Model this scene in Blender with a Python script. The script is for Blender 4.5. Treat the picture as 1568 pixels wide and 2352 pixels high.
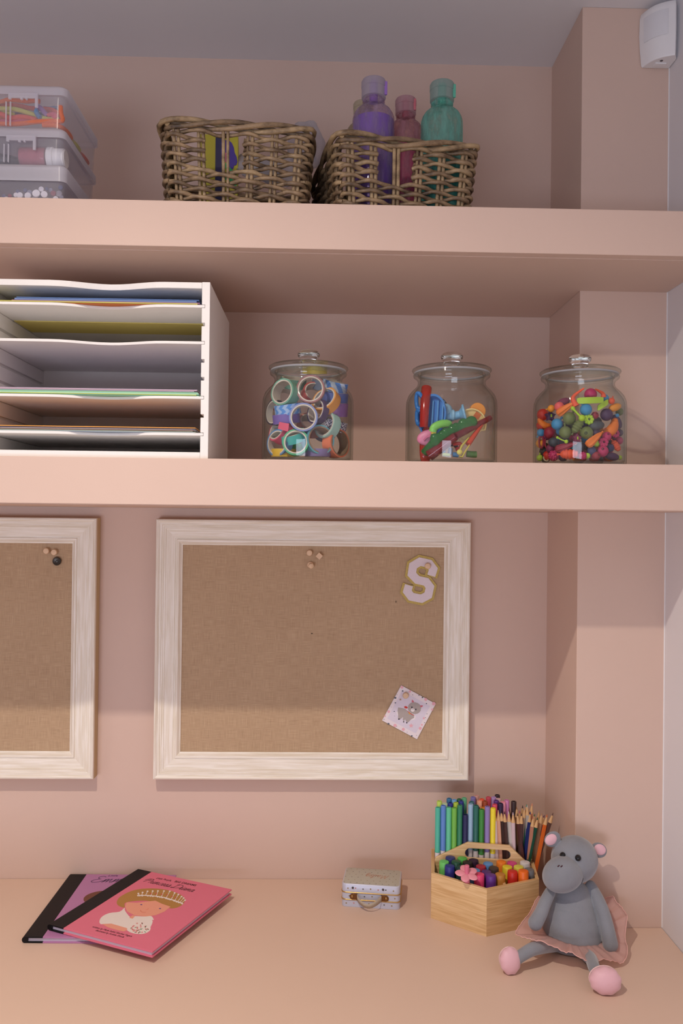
import bpy, bmesh, math, random
from mathutils import Vector as V, Matrix, Euler, noise
for o in list(bpy.data.objects): bpy.data.objects.remove(o)
SC = bpy.context.scene
COL = SC.collection
R = math.radians
rnd = random.Random(7)

# ------------------------------------------------------------------ camera
FW = V((0.02437192, 0.99967383, 0.00763109)); RT = V((0.99963617, -0.02445781, 0.0113726)); UP = V((-0.01155553, -0.00735114, 0.99990621))
CAM = V((0, -1.5, 1.4038345)); FPX = 1894.0
cd = bpy.data.cameras.new('camera'); cam = bpy.data.objects.new('camera', cd); COL.objects.link(cam)
cam.matrix_world = Matrix(((RT.x, UP.x, -FW.x, CAM.x), (RT.y, UP.y, -FW.y, CAM.y), (RT.z, UP.z, -FW.z, CAM.z), (0, 0, 0, 1)))
cd.sensor_fit = 'HORIZONTAL'; cd.sensor_width = 36; cd.lens = FPX / 1568 * 36; cd.clip_start = 0.02; cd.clip_end = 50
SC.camera = cam

def at(x, y, X=None, Y=None, Z=None, P=None, N=None):
    """point of a real plane (X=, Y=, Z= or point+normal) that the photo shows at pixel x, y"""
    d = FW + RT * ((x - 784) / FPX) + UP * ((1176 - y) / FPX)
    if Y is not None: t = (Y - CAM.y) / d.y
    elif Z is not None: t = (Z - CAM.z) / d.z
    elif X is not None: t = (X - CAM.x) / d.x
    else: t = (P - CAM).dot(N) / d.dot(N)
    return CAM + d * t

# ------------------------------------------------------------------ world, lamps, exposure
w = bpy.data.worlds.new('world'); SC.world = w; w.use_nodes = True
w.node_tree.nodes['Background'].inputs[0].default_value = (0.75, 0.82, 1, 1)
w.node_tree.nodes['Background'].inputs[1].default_value = 0.15
SC.view_settings.view_transform = 'Standard'; SC.view_settings.look = 'None'
SC.view_settings.exposure = 0.0; SC.view_settings.gamma = 1.0; SC.view_settings.use_curve_mapping = False
SC.cycles.transparent_max_bounces = 32; SC.cycles.max_bounces = 10; SC.cycles.diffuse_bounces = 6
SC.cycles.transmission_bounces = 8; SC.cycles.use_denoising = True; SC.cycles.sample_clamp_indirect = 4

def lamp(name, kind, loc, energy, color, size=0.05, target=None, **k):
    l = bpy.data.lights.new(name, kind); l.energy = energy; l.color = color
    if kind == 'AREA':
        l.shape = 'RECTANGLE'; l.size = size; l.size_y = k.get('size_y', size)
    else: l.shadow_soft_size = size
    if kind == 'SPOT': l.spot_size = k.get('spot', R(120)); l.spot_blend = k.get('blend', 0.6)
    o = bpy.data.objects.new(name, l); COL.objects.link(o); o.location = loc
    if target is not None: o.rotation_euler = (V(target) - V(loc)).to_track_quat('-Z', 'Y').to_euler()
    return o
WARM = (1.0, 0.88, 0.76)
lamp('ceiling_spot', 'SPOT', (-0.40, -1.135, 2.232), 64, WARM, 0.018, target=(-0.20, -0.96, 0.75), spot=R(143), blend=1.0)
lamp('ceiling_spot', 'SPOT', (-0.4, -2.4, 2.232), 21, WARM, 0.03, target=(-0.4, -2.1, 0), spot=R(110), blend=0.7)
lamp('ceiling_spot', 'SPOT', (-1.5, -2.4, 2.232), 21, WARM, 0.03, target=(-1.5, -2.1, 0), spot=R(110), blend=0.7)
lamp('ceiling_spot', 'SPOT', (-1.5, -1.135, 2.232), 25, WARM, 0.018, target=(-1.45, -0.95, 0), spot=R(110), blend=0.7)
lamp('window_daylight', 'AREA', (-1.0, -3.6, 0.55), 32, (0.76, 0.82, 1.0), 1.4, target=(-0.3, 0, 0.95), size_y=0.85)

# ------------------------------------------------------------------ materials
def L(r, g, b, k=1.0):
    f = lambda c: (c / 255 / 12.92 if c <= 10 else ((c / 255 + 0.055) / 1.055) ** 2.4)
    return (min(f(r) * k, 0.95), min(f(g) * k, 0.95), min(f(b) * k, 0.95), 1)
_m = {}
def mat(name, col=None, rough=0.5, spec=0.5, noise_=0.0, scale=60, bump=0.0, bscale=200, metal=0, trans=0, ior=1.45, sheen=0, sub=0, coat=0, alpha=1, stretch=None):
    if name in _m: return _m[name]
    m = bpy.data.materials.new(name); m.use_nodes = True; nt = m.node_tree; b = nt.nodes['Principled BSDF']
    i = b.inputs
    i['Base Color'].default_value = col; i['Roughness'].default_value = rough; i['Specular IOR Level'].default_value = spec
    i['Metallic'].default_value = metal; i['Transmission Weight'].default_value = trans; i['IOR'].default_value = ior
    i['Sheen Weight'].default_value = sheen; i['Coat Weight'].default_value = coat; i['Alpha'].default_value = alpha
    tc = nt.nodes.new('ShaderNodeTexCoord'); src = tc.outputs['Object']
    if stretch:
        mp = nt.nodes.new('ShaderNodeMapping'); mp.inputs['Scale'].default_value = stretch; nt.links.new(src, mp.inputs[0]); src = mp.outputs[0]
    n = nt.nodes.new('ShaderNodeTexNoise'); n.inputs['Scale'].default_value = scale; n.inputs['Detail'].default_value = 4; nt.links.new(src, n.inputs['Vector'])
    mx = nt.nodes.new('ShaderNodeMix'); mx.data_type = 'RGBA'
    a = max(noise_, 0.02)
    mx.inputs[6].default_value = tuple(c * (1 - a) for c in col[:3]) + (1,); mx.inputs[7].default_value = tuple(min(1, c * (1 + a)) for c in col[:3]) + (1,)
    nt.links.new(n.outputs[0], mx.inputs[0]); nt.links.new(mx.outputs[2], i['Base Color'])
    if bump:
        n2 = nt.nodes.new('ShaderNodeTexNoise'); n2.inputs['Scale'].default_value = bscale; n2.inputs['Detail'].default_value = 3; nt.links.new(src, n2.inputs['Vector'])
        bp = nt.nodes.new('ShaderNodeBump'); bp.inputs['Strength'].default_value = bump; bp.inputs['Distance'].default_value = 0.001
        nt.links.new(n2.outputs[0], bp.inputs['Height']); nt.links.new(bp.outputs[0], i['Normal'])
    _m[name] = m; return m
PAL = {}
def P(r, g, b, rough=0.45, k=1.0, **kw):
    """a plain coloured plastic/paper material"""
    return mat('colour_%d_%d_%d_%d' % (r, g, b, rough * 100), L(r, g, b, k), rough, **kw)

def thin(name, tint, edge, gloss=1.0, rough=0.02, milky=0.0, mcol=(0.8, 0.8, 0.85, 1), streak=0):
    """clear glass or plastic wall: see-through, reflecting more at grazing angles, darker towards its edges"""
    if name in _m: return _m[name]
    m = bpy.data.materials.new(name); m.use_nodes = True; nt = m.node_tree; nt.nodes.clear(); N = nt.nodes.new
    out = N('ShaderNodeOutputMaterial'); tr = N('ShaderNodeBsdfTransparent'); gl = N('ShaderNodeBsdfGlossy'); gl.inputs['Roughness'].default_value = rough
    gl.inputs['Color'].default_value = (gloss, gloss, gloss, 1)
    lw = N('ShaderNodeLayerWeight'); lw.inputs['Blend'].default_value = 0.35
    pw = N('ShaderNodeMath'); pw.operation = 'POWER'; pw.inputs[1].default_value = 2.5; nt.links.new(lw.outputs['Facing'], pw.inputs[0])
    mx = N('ShaderNodeMix'); mx.data_type = 'RGBA'; mx.inputs[6].default_value = tint; mx.inputs[7].default_value = edge
    nt.links.new(pw.outputs[0], mx.inputs[0]); nt.links.new(mx.outputs[2], tr.inputs[0])
    l2 = N('ShaderNodeLayerWeight'); l2.inputs['Blend'].default_value = 0.5
    p5 = N('ShaderNodeMath'); p5.operation = 'POWER'; p5.inputs[1].default_value = 4.0; nt.links.new(l2.outputs['Facing'], p5.inputs[0])
    fr = N('ShaderNodeMath'); fr.operation = 'MULTIPLY_ADD'; fr.inputs[1].default_value = 0.55; fr.inputs[2].default_value = 0.035; nt.links.new(p5.outputs[0], fr.inputs[0])
    m1 = N('ShaderNodeMixShader'); nt.links.new(fr.outputs[0], m1.inputs[0]); nt.links.new(tr.outputs[0], m1.inputs[1]); nt.links.new(gl.outputs[0], m1.inputs[2])
    last = m1
    if milky:
        df = N('ShaderNodeBsdfDiffuse'); df.inputs[0].default_value = mcol; tl = N('ShaderNodeBsdfTranslucent'); tl.inputs[0].default_value = mcol
        m2 = N('ShaderNodeMixShader'); m2.inputs[0].default_value = 0.5; nt.links.new(df.outputs[0], m2.inputs[1]); nt.links.new(tl.outputs[0], m2.inputs[2])
        m3 = N('ShaderNodeMixShader'); m3.inputs[0].default_value = milky
        if streak:
            tc = N('ShaderNodeTexCoord'); mp = N('ShaderNodeMapping'); mp.inputs['Scale'].default_value = (1, 1, .28); nt.links.new(tc.outputs['Object'], mp.inputs[0])
            nz = N('ShaderNodeTexNoise'); nz.inputs['Scale'].default_value = 110; nz.inputs['Detail'].default_value = 6; nt.links.new(mp.outputs[0], nz.inputs['Vector'])
            mr = N('ShaderNodeMapRange'); mr.inputs['From Min'].default_value = .35; mr.inputs['From Max'].default_value = .65; mr.inputs['To Min'].default_value = max(0, milky - streak); mr.inputs['To Max'].default_value = min(1, milky + streak)
            nt.links.new(nz.outputs[0], mr.inputs[0]); nt.links.new(mr.outputs[0], m3.inputs[0])
        nt.links.new(m1.outputs[0], m3.inputs[1]); nt.links.new(m2.outputs[0], m3.inputs[2]); last = m3
    nt.links.new(last.outputs[0], out.inputs[0]); _m[name] = m; return m

def woodmat(name, c1, c2, axis, scale=18, rough=0.45, bump=0.15):
    """grain running along one object axis (0,1,2)"""
    if name in _m: return _m[name]
    m = bpy.data.materials.new(name); m.use_nodes = True; nt = m.node_tree; N = nt.nodes.new; b = nt.nodes['Principled BSDF']
    b.inputs['Roughness'].default_value = rough
    tc = N('ShaderNodeTexCoord'); mp = N('ShaderNodeMapping'); s = [14.0, 14.0, 14.0]; s[axis] = 0.8; mp.inputs['Scale'].default_value = s
    nt.links.new(tc.outputs['Object'], mp.inputs[0])
    n = N('ShaderNodeTexNoise'); n.inputs['Scale'].default_value = scale; n.inputs['Detail'].default_value = 6; n.inputs['Distortion'].default_value = 0.6
    nt.links.new(mp.outputs[0], n.inputs['Vector'])
    cr = N('ShaderNodeValToRGB'); cr.color_ramp.elements[0].position = 0.36; cr.color_ramp.elements[1].position = 0.66
    cr.color_ramp.elements[0].color = c1; cr.color_ramp.elements[1].color = c2
    nt.links.new(n.outputs[0], cr.inputs[0]); nt.links.new(cr.outputs[0], b.inputs['Base Color'])
    bp = N('ShaderNodeBump'); bp.inputs['Strength'].default_value = bump; bp.inputs['Distance'].default_value = 0.0006
    nt.links.new(n.outputs[0], bp.inputs['Height']); nt.links.new(bp.outputs[0], b.inputs['Normal'])
    _m[name] = m; return m

def burlapmat():
    m = bpy.data.materials.new('burlap_weave'); m.use_nodes = True; nt = m.node_tree; N = nt.nodes.new; b = nt.nodes['Principled BSDF']
    b.inputs['Roughness'].default_value = 0.95; b.inputs['Specular IOR Level'].default_value = 0.1
    tc = N('ShaderNodeTexCoord'); hs = []
    for sc, d in (((1300, 1, 45), 'X'), ((45, 1, 1300), 'Z')):
        mp = N('ShaderNodeMapping'); mp.inputs['Scale'].default_value = sc; nt.links.new(tc.outputs['Object'], mp.inputs[0])
        n = N('ShaderNodeTexNoise'); n.inputs['Scale'].default_value = 1.0; n.inputs['Detail'].default_value = 3; nt.links.new(mp.outputs[0], n.inputs['Vector']); hs.append(n)
    ad = N('ShaderNodeMath'); ad.operation = 'ADD'; nt.links.new(hs[0].outputs[0], ad.inputs[0]); nt.links.new(hs[1].outputs[0], ad.inputs[1])
    bl = N('ShaderNodeTexNoise'); bl.inputs['Scale'].default_value = 9; nt.links.new(tc.outputs['Object'], bl.inputs['Vector'])
    ad2 = N('ShaderNodeMath'); ad2.operation = 'MULTIPLY_ADD'; ad2.inputs[1].default_value = 0.25; nt.links.new(bl.outputs[0], ad2.inputs[0]); nt.links.new(ad.outputs[0], ad2.inputs[2])
    cr = N('ShaderNodeValToRGB'); cr.color_ramp.elements[0].position = 0.85; cr.color_ramp.elements[1].position = 1.4 if False else 1.0
    mr = N('ShaderNodeMapRange'); mr.inputs['From Min'].default_value = 0.55; mr.inputs['From Max'].default_value = 1.7; nt.links.new(ad2.outputs[0], mr.inputs[0])
    cr.color_ramp.elements[0].position = 0.1; cr.color_ramp.elements[1].position = 0.9
    cr.color_ramp.elements[0].color = L(160, 132, 104); cr.color_ramp.elements[1].color = L(204, 177, 146)
    nt.links.new(mr.outputs[0], cr.inputs[0]); nt.links.new(cr.outputs[0], b.inputs['Base Color'])
    bp = N('ShaderNodeBump'); bp.inputs['Strength'].default_value = 0.5; bp.inputs['Distance'].default_value = 0.0006
    nt.links.new(ad.outputs[0], bp.inputs['Height']); nt.links.new(bp.outputs[0], b.inputs['Normal']); return m

PINK = mat('pink_wall_paint', (0.66, 0.487, 0.405, 1), 0.55, spec=0.25, noise_=0.012, scale=9, bump=0.08, bscale=260)
WHITE = mat('white_wall_paint', (0.76, 0.745, 0.765, 1), 0.6, spec=0.25, noise_=0.01, scale=9, bump=0.08, bscale=260)
DESKP = mat('desk_paint', (0.69, 0.510, 0.405, 1), 0.42, spec=0.35, noise_=0.012, scale=9, bump=0.05, bscale=300)
FLOORM = woodmat('floor_wood', L(190, 175, 155), L(215, 200, 180), 1, scale=4)

# ------------------------------------------------------------------ mesh builder
class MB:
    def __init__(s): s.v = []; s.f = []; s.m = []
    def add(s, vs, fs, m=0):
        n = len(s.v); s.v += [tuple(p) for p in vs]; s.f += [tuple(i + n for i in f) for f in fs]; s.m += [m] * len(fs); return s
    def box(s, a, b, m=0, T=None):
        x0, y0, z0 = a; x1, y1, z1 = b
        vs = [V(p) for p in ((x0, y0, z0), (x1, y0, z0), (x1, y1, z0), (x0, y1, z0), (x0, y0, z1), (x1, y0, z1), (x1, y1, z1), (x0, y1, z1))]
        if T is not None: vs = [T @ p for p in vs]
        return s.add(vs, [(0, 3, 2, 1), (4, 5, 6, 7), (0, 1, 5, 4), (1, 2, 6, 5), (2, 3, 7, 6), (3, 0, 4, 7)], m)
    def prism(s, poly, z0, z1, m=0, T=None):
        n = len(poly); vs = [V((p[0], p[1], z0)) for p in poly] + [V((p[0], p[1], z1)) for p in poly]
        if T is not None: vs = [T @ p for p in vs]
        ar = sum(poly[i][0] * poly[(i + 1) % n][1] - poly[(i + 1) % n][0] * poly[i][1] for i in range(n))
        fs = [tuple(range(n - 1, -1, -1)), tuple(range(n, 2 * n))] + [(i, (i + 1) % n, n + (i + 1) % n, n + i) for i in range(n)]
        if ar < 0: fs = [tuple(reversed(f)) for f in fs]
        return s.add(vs, fs, m)
    def lathe(s, prof, T=None, n=32, m=0, ms=None):
        """prof: list of (r, z); closed ends when r = 0"""
        vs = []; idx = []
        for r, z in prof:
            if r < 1e-6: idx.append([len(vs)]); vs.append(V((0, 0, z)))
            else:
                idx.append(list(range(len(vs), len(vs) + n))); vs += [V((r * math.cos(2 * math.pi * i / n), r * math.sin(2 * math.pi * i / n), z)) for i in range(n)]
        if T is not None: vs = [T @ p for p in vs]
        for k in range(len(prof) - 1):
            a, b = idx[k], idx[k + 1]; fs = []
            for i in range(n):
                j = (i + 1) % n
                if len(a) == 1 and len(b) == 1: break
                if len(a) == 1: fs.append((a[0], b[j], b[i]))
                elif len(b) == 1: fs.append((a[i], a[j], b[0]))
                else: fs.append((a[i], a[j], b[j], b[i]))
            base = len(s.v)
            s.f += [tuple(q + base for q in f) for f in fs]; s.m += [ms[k] if ms else m] * len(fs)
        s.v += [tuple(p) for p in vs]; return s
    def tube(s, pts, r, n=8, closed=False, m=0, cap=True, flat=1.0):
        pts = [V(p) for p in pts]; k = len(pts); rs = r if isinstance(r, (list, tuple)) else [r] * k
        vs = []; up = None
        for i, p in enumerate(pts):
            a = pts[(i - 1) % k] if (closed or i > 0) else p; b = pts[(i + 1) % k] if (closed or i < k - 1) else p
            t = (b - a).normalized() if (b - a).length > 1e-9 else V((0, 0, 1))
            if up is None: up = V((0, 0, 1)) if abs(t.z) < 0.9 else V((1, 0, 0))
            u = (up - t * up.dot(t)); u = u.normalized() if u.length > 1e-6 else t.orthogonal().normalized(); up = u; w_ = t.cross(u)
            for j in range(n):
                c = 2 * math.pi * j / n; vs.append(p + u * (math.cos(c) * rs[i] * flat) + w_ * (math.sin(c) * rs[i]))
        fs = []
        for i in range(k if closed else k - 1):
            i2 = (i + 1) % k
            for j in range(n): fs.append((i * n + j, i * n + (j + 1) % n, i2 * n + (j + 1) % n, i2 * n + j))
        if cap and not closed: fs += [tuple(range(n - 1, -1, -1)), tuple((k - 1) * n + j for j in range(n))]
        return s.add(vs, fs, m)
    def ell(s, c, r, rot=None, nu=20, nv=12, m=0, fn=None):
        r = (r, r, r) if not isinstance(r, (list, tuple)) else r
        Rm = rot if rot is not None else Matrix.Identity(3); c = V(c); vs = []
        def q(p):
            if fn: p = fn(p)
            return c + Rm @ V((p.x * r[0], p.y * r[1], p.z * r[2]))
        vs.append(q(V((0, 0, -1))))
        for i in range(1, nv):
            a = -math.pi / 2 + math.pi * i / nv
            for j in range(nu): b = 2 * math.pi * j / nu; vs.append(q(V((math.cos(a) * math.cos(b), math.cos(a) * math.sin(b), math.sin(a)))))
        vs.append(q(V((0, 0, 1)))); fs = [(0, 1 + (j + 1) % nu, 1 + j) for j in range(nu)]
        for i in range(nv - 2):
            for j in range(nu): a = 1 + i * nu; fs.append((a + j, a + (j + 1) % nu, a + nu + (j + 1) % nu, a + nu + j))
        a = 1 + (nv - 2) * nu; e = len(vs) - 1; fs += [(a + j, a + (j + 1) % nu, e) for j in range(nu)]
        return s.add(vs, fs, m)
    def ribbon(s, pts, wd, z0, z1, m=0, T=None, closed=False):
        """flat mitred band along 2-D pts"""
        pts = [V((p[0], p[1], 0)) for p in pts]; k = len(pts); l = []; r = []
        for i, p in enumerate(pts):
            a = (p - pts[i - 1]).normalized() if (i > 0 or closed) else None; b = (pts[(i + 1) % k] - p).normalized() if (i < k - 1 or closed) else None
            if a is None: a = b
            if b is None: b = a
            na = V((-a.y, a.x, 0)); nb = V((-b.y, b.x, 0)); n = (na + nb)
            n = n.normalized() if n.length > 1e-6 else na
            h = wd / 2 / max(0.5, n.dot(na)); l.append(p + n * h); r.append(p - n * h)
        vs = [];
        for i in range(k):
            for q, z in ((l[i], z0), (r[i], z0), (r[i], z1), (l[i], z1)):
                u = V((q.x, q.y, z)); vs.append(T @ u if T is not None else u)
        fs = []
        for i in range(k if closed else k - 1):
            a = i * 4; b = ((i + 1) % k) * 4
            for j in range(4): fs.append((a + j, a + (j + 1) % 4, b + (j + 1) % 4, b + j))
        if not closed: fs += [(3, 2, 1, 0), ((k - 1) * 4, (k - 1) * 4 + 1, (k - 1) * 4 + 2, (k - 1) * 4 + 3)]
        return s.add(vs, fs, m)
    def obj(s, name, mats, parent=None, smooth=35, bevel=0, label=None, seg=2, fixn=True):
        me = bpy.data.meshes.new(name); me.from_pydata(s.v, [], s.f)
        for q in (mats if isinstance(mats, (list, tuple)) else [mats]): me.materials.append(q)
        me.polygons.foreach_set('material_index', s.m)
        if fixn:
            bm = bmesh.new(); bm.from_mesh(me); bmesh.ops.recalc_face_normals(bm, faces=bm.faces); bm.to_mesh(me); bm.free()
        if smooth:
            me.polygons.foreach_set('use_smooth', [True] * len(me.polygons)); me.set_sharp_from_angle(angle=R(smooth))
        o = bpy.data.objects.new(name, me); COL.objects.link(o)
        if parent is not None: o.parent = parent
        if bevel:
            b = o.modifiers.new('bevel', 'BEVEL'); b.width = bevel; b.segments = seg; b.limit_method = 'ANGLE'; b.angle_limit = R(40)
        if label: o['label'] = label
        me.update(); return o

def thing(name, label, cat, loc=(0, 0, 0), rz=0, group=None):
    o = bpy.data.objects.new(name, None); COL.objects.link(o); o.location = loc; o.rotation_euler = (0, 0, rz); o.empty_display_size = 0.02
    o['label'] = label; o['category'] = cat
    if group: o['group'] = group
    return o
def tag(o, label, cat, group=None, kind=None):
    o['label'] = label; o['category'] = cat
    if group: o['group'] = group
    if kind: o['kind'] = kind
    return o
def struct(o): o['kind'] = 'structure'; return o
def center(o):
    """put a top-level mesh's origin at its base centre"""
    me = o.data; xs = [v.co for v in me.vertices]; c = V(((min(p.x for p in xs) + max(p.x for p in xs)) / 2, (min(p.y for p in xs) + max(p.y for p in xs)) / 2, min(p.z for p in xs)))
    me.transform(Matrix.Translation(-c)); o.location = c; return o
def frame_T(o, xdir, ydir, zdir):
    return Matrix(((xdir[0], ydir[0], zdir[0], o[0]), (xdir[1], ydir[1], zdir[1], o[1]), (xdir[2], ydir[2], zdir[2], o[2]), (0, 0, 0, 1)))
def axisT(p, axis, spin=0.0):
    """matrix with local z along axis at p"""
    q = V(axis).normalized().to_track_quat('Z', 'Y').to_matrix().to_4x4()
    return Matrix.Translation(V(p)) @ q @ Matrix.Rotation(spin, 4, 'Z')
def catmull(pts, k=6, closed=False):
    pts = [V(p) for p in pts]; n = len(pts); out = []
    for i in range(n if closed else n - 1):
        g = (lambda j: pts[j % n]) if closed else (lambda j: pts[max(0, min(n - 1, j))])
        a, b, c, d = g(i - 1), g(i), g(i + 1), g(i + 2)
        for j in range(k):
            t = j / k; out.append(0.5 * ((2 * b) + (c - a) * t + (2 * a - 5 * b + 4 * c - d) * t * t + (3 * b - a - 3 * c + d) * t ** 3))
    if not closed: out.append(pts[-1])
    return out
def text(name, body, size, T, m, parent, shear=0.0, align='LEFT', thick=0.0001, xs=1.0, bold=0):
    c = bpy.data.curves.new(name, 'FONT'); c.body = body; c.size = size; c.extrude = thick; c.shear = shear; c.align_x = align; c.resolution_u = 3; c.offset = bold
    t = bpy.data.objects.new(name, c); COL.objects.link(t); dg = bpy.context.evaluated_depsgraph_get()
    me = bpy.data.meshes.new_from_object(t.evaluated_get(dg)); bpy.data.objects.remove(t)
    me.transform(T @ Matrix.Diagonal((xs, 1, 1, 1))); me.materials.clear(); me.materials.append(m); o = bpy.data.objects.new(name, me); COL.objects.link(o)
    if parent is not None: o.parent = parent
    return o

# ------------------------------------------------------------------ the room
XC, CD_, XR, ZC, SH = 0.414, 0.1786, 0.5565, 2.2379, 0.3587
Z1T, Z1B, Z2T, Z2B, DZ = 1.8402, 1.7767, 1.4842, 1.4196, 0.75
XL, YR = -2.4, -4.0
def room():
    struct(MB().box((XL - .1, 0, 0), (XR + .1, .1, ZC)).obj('wall_back', PINK, smooth=0))
    struct(MB().box((XC, -CD_, 0), (XR + .0005, 0.0005, ZC)).obj('column', PINK, smooth=0, bevel=.0012))
    struct(MB().box((XR, YR, 0), (XR + .1, 0, ZC)).obj('wall_right', WHITE, smooth=0))
    struct(MB().box((XL - .1, YR, 0), (XL, 0, ZC)).obj('wall_left', WHITE, smooth=0))
    struct(MB().box((XL - .1, YR - .1, 0), (XR + .1, YR, ZC)).obj('wall_front', WHITE, smooth=0))
    struct(MB().box((XL - .1, YR - .1, ZC), (XR + .1, .1, ZC + .1)).obj('ceiling', WHITE, smooth=0))
    struct(MB().box((XL - .1, YR - .1, -.1), (XR + .1, .1, 0)).obj('floor', FLOORM, smooth=0))
    # fine white caulk line where the pink column meets the white side wall
    struct(MB().box((XR - .0012, -CD_ - .0012, DZ), (XR, -CD_, Z2B)).obj('trim_1', mat('caulk', (.85, .83, .82, 1), .5), smooth=0))
    struct(MB().box((XR - .0012, -CD_ - .0012, Z2T), (XR, -CD_, Z1B)).obj('trim_2', mat('caulk'), smooth=0))
    struct(MB().box((XR - .0012, -CD_ - .0012, Z1T), (XR, -CD_, ZC)).obj('trim_3', mat('caulk'), smooth=0))
room()
def shelf(label, zt, zb):
    t = thing('floating_shelf', label, 'shelf', (0, 0, zb)); h = zt - zb; g = .0006
    x0 = -1.7; pl = [(x0, -g), (x0, -SH + .018), (XR - g, -SH + .018), (XR - g, -CD_ - g), (XC - g, -CD_ - g), (XC - g, -g)]
    MB().prism(pl, -.0007, h - .0003).obj('shelf_board', PINK, t, smooth=0)
    MB().box((x0, -SH, 0), (XR - g, -SH + .018, h)).obj('front_panel', PINK, t, smooth=0, bevel=.0009)
    return t
shelf('upper thick pink painted shelf under the ceiling, carrying wicker baskets and plastic boxes', Z1T, Z1B)
shelf('lower thick pink painted shelf above the pinboards, carrying glass jars and paper sorter', Z2T, Z2B)
t = thing('built_in_desk', 'wide peach pink desk top under the pinboards with books and toy hippo on it', 'desk', (0, 0, 0))
g = .0006
MB().prism([(-1.7, -g), (-1.7, -.62), (XR - g, -.62), (XR - g, -CD_ - g), (XC - g, -CD_ - g), (XC - g, -g)], DZ - .04, DZ).obj('desk_top', DESKP, t, smooth=0, bevel=.001)
for x in (-1.7, -.6, XR - .03): MB().box((x, -.58, 0), (x + .028, -.19, DZ - .04)).obj('side_panel', PINK, t, smooth=0)

# ------------------------------------------------------------------ pinboards
BUR = burlapmat()
WH = woodmat('whitewashed_grain_across', L(226, 216, 198), L(242, 236, 226), 0, rough=.5)
WVv = woodmat('whitewashed_grain_up', L(226, 216, 198), L(242, 236, 226), 2, rough=.5)
RAW = mat('bare_frame_edge', L(196, 170, 130), .6)
PROF = [(0, 0), (0, .0215), (.0012, .0252), (.0035, .026), (.006, .0245), (.0072, .0228), (.0105, .0230), (.0112, .0216), (.0138, .0220), (.0146, .0208), (.0172, .0212), (.018, .0196), (.0205, .0192), (.0335, .0170), (.0342, .0158), (.0362, .0158), (.0370, .0182), (.0405, .0176), (.0442, .0128), (.0462, .0118), (.0462, .002)]
def pinboard(label, x0, x1, z0, z1):
    t = thing('pinboard', label, 'pinboard', ((x0 + x1) / 2, 0, z0)); cx = (x0 + x1) / 2; W = (x1 - x0) / 2; H = z1 - z0
    corners = [(-W, 0), (W, 0), (W, H), (-W, H)]; ins = [(1, 1), (-1, 1), (-1, -1), (1, -1)]
    for k in range(4):
        a, b = corners[k], corners[(k + 1) % 4]; ia, ib = ins[k], ins[(k + 1) % 4]; mb = MB(); vs = []
        for (c, i_) in ((a, ia), (b, ib)):
            for (w_, h) in PROF: vs.append((c[0] + i_[0] * w_, -h - .0008, c[1] + i_[1] * w_))
        n = len(PROF); fs = [(j, j + 1, n + j + 1, n + j) for j in range(n - 1)] + [tuple(range(n)), tuple(range(2 * n - 1, n - 1, -1)), (0, n, 2 * n - 1, n - 1)]
        mb.add(vs, fs); mb.m[0] = 1
        mb.obj('frame_rail', [(WH if k % 2 == 0 else WVv), RAW], t, smooth=25)
    MB().box((-W + .04, -.0105, .04), (W - .04, -.002, H - .04)).obj('burlap_panel', BUR, t, smooth=0)
    return t
FZ0, FZ1 = .936, 1.3994
BOARD = pinboard('large whitewashed framed burlap pinboard with letter patch and alpaca card, right of two', -.2939, .2693, FZ0, FZ1)
pinboard('whitewashed framed burlap pinboard cut off by the photo edge, above the books', -.9622, -.3982, FZ0, FZ1)
BF = -.0115          # burlap surface
WOODY = mat('pin_wood', L(222, 190, 156), .5, noise_=.06, scale=200)
def pin(x, y, label, kind='ball', Y=BF, col=None):
    p = at(x, y, Y=Y - .004); T = axisT((p.x, Y + .002, p.z), (0, -1, 0)); mb = MB()
    if kind == 'ball': mb.lathe([(0, 0), (.0022, 0), (.0026, .004), (.0052, .006), (.0056, .0085), (.0046, .0105), (0, .0112)], T, 16)
    if kind == 'side':
        mb.lathe([(0, 0), (.0022, 0), (.0030, .003), (.0056, .004), (.0056, .006), (.0034, .0075), (.0034, .010), (.0046, .011), (.0046, .0145), (.0036, .0155), (0, .016)], axisT((p.x, Y + .002, p.z), (.22, -1, -.2)), 16)
    if kind == 'cube': mb.lathe([(0, 0), (.002, 0), (.002, .004)], T, 12); mb.box((-.0046, -.0046, .004), (.0046, .0046, .012), T=T @ Matrix.Rotation(R(48), 4, 'Z'))
    if kind == 'button': mb.lathe([(0, 0), (.002, 0), (.002, .003), (.0070, .003), (.0078, .005), (.0070, .0065), (.0050, .0058), (.0022, .0055), (.002, .0062), (0, .0066)], T, 20)
    o = mb.obj('push_pin', col or WOODY, smooth=40); center(o); tag(o, label, 'push pin', 'wooden push pins'); return o
pin(710.5, 1270, 'round pale wooden pin, upper of the pair at the top middle of the large pinboard')
pin(711, 1296, 'round pale wooden pin seen tilted, lower of the pair at the top middle', 'side')
pin(733, 1277, 'diamond-turned cube wooden pin near the top middle of the large pinboard', 'cube')
pin(981.5, 1300, 'round wooden pin stuck through the white letter S patch', 'ball', BF - .0026)
pin(931, 1597, 'round wooden pin holding the alpaca card', 'ball', BF - .0012)
pin(107, 1265.5, 'round pale wooden pin furthest left on the cut-off pinboard')
pin(125, 1268.5, 'round pale wooden pin directly above the dark button pin')
pin(130, 1289, 'dark grey round button pin on the cut-off pinboard', 'button', col=mat('dark_pin', L(62, 56, 50), .3, metal=.4))
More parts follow.
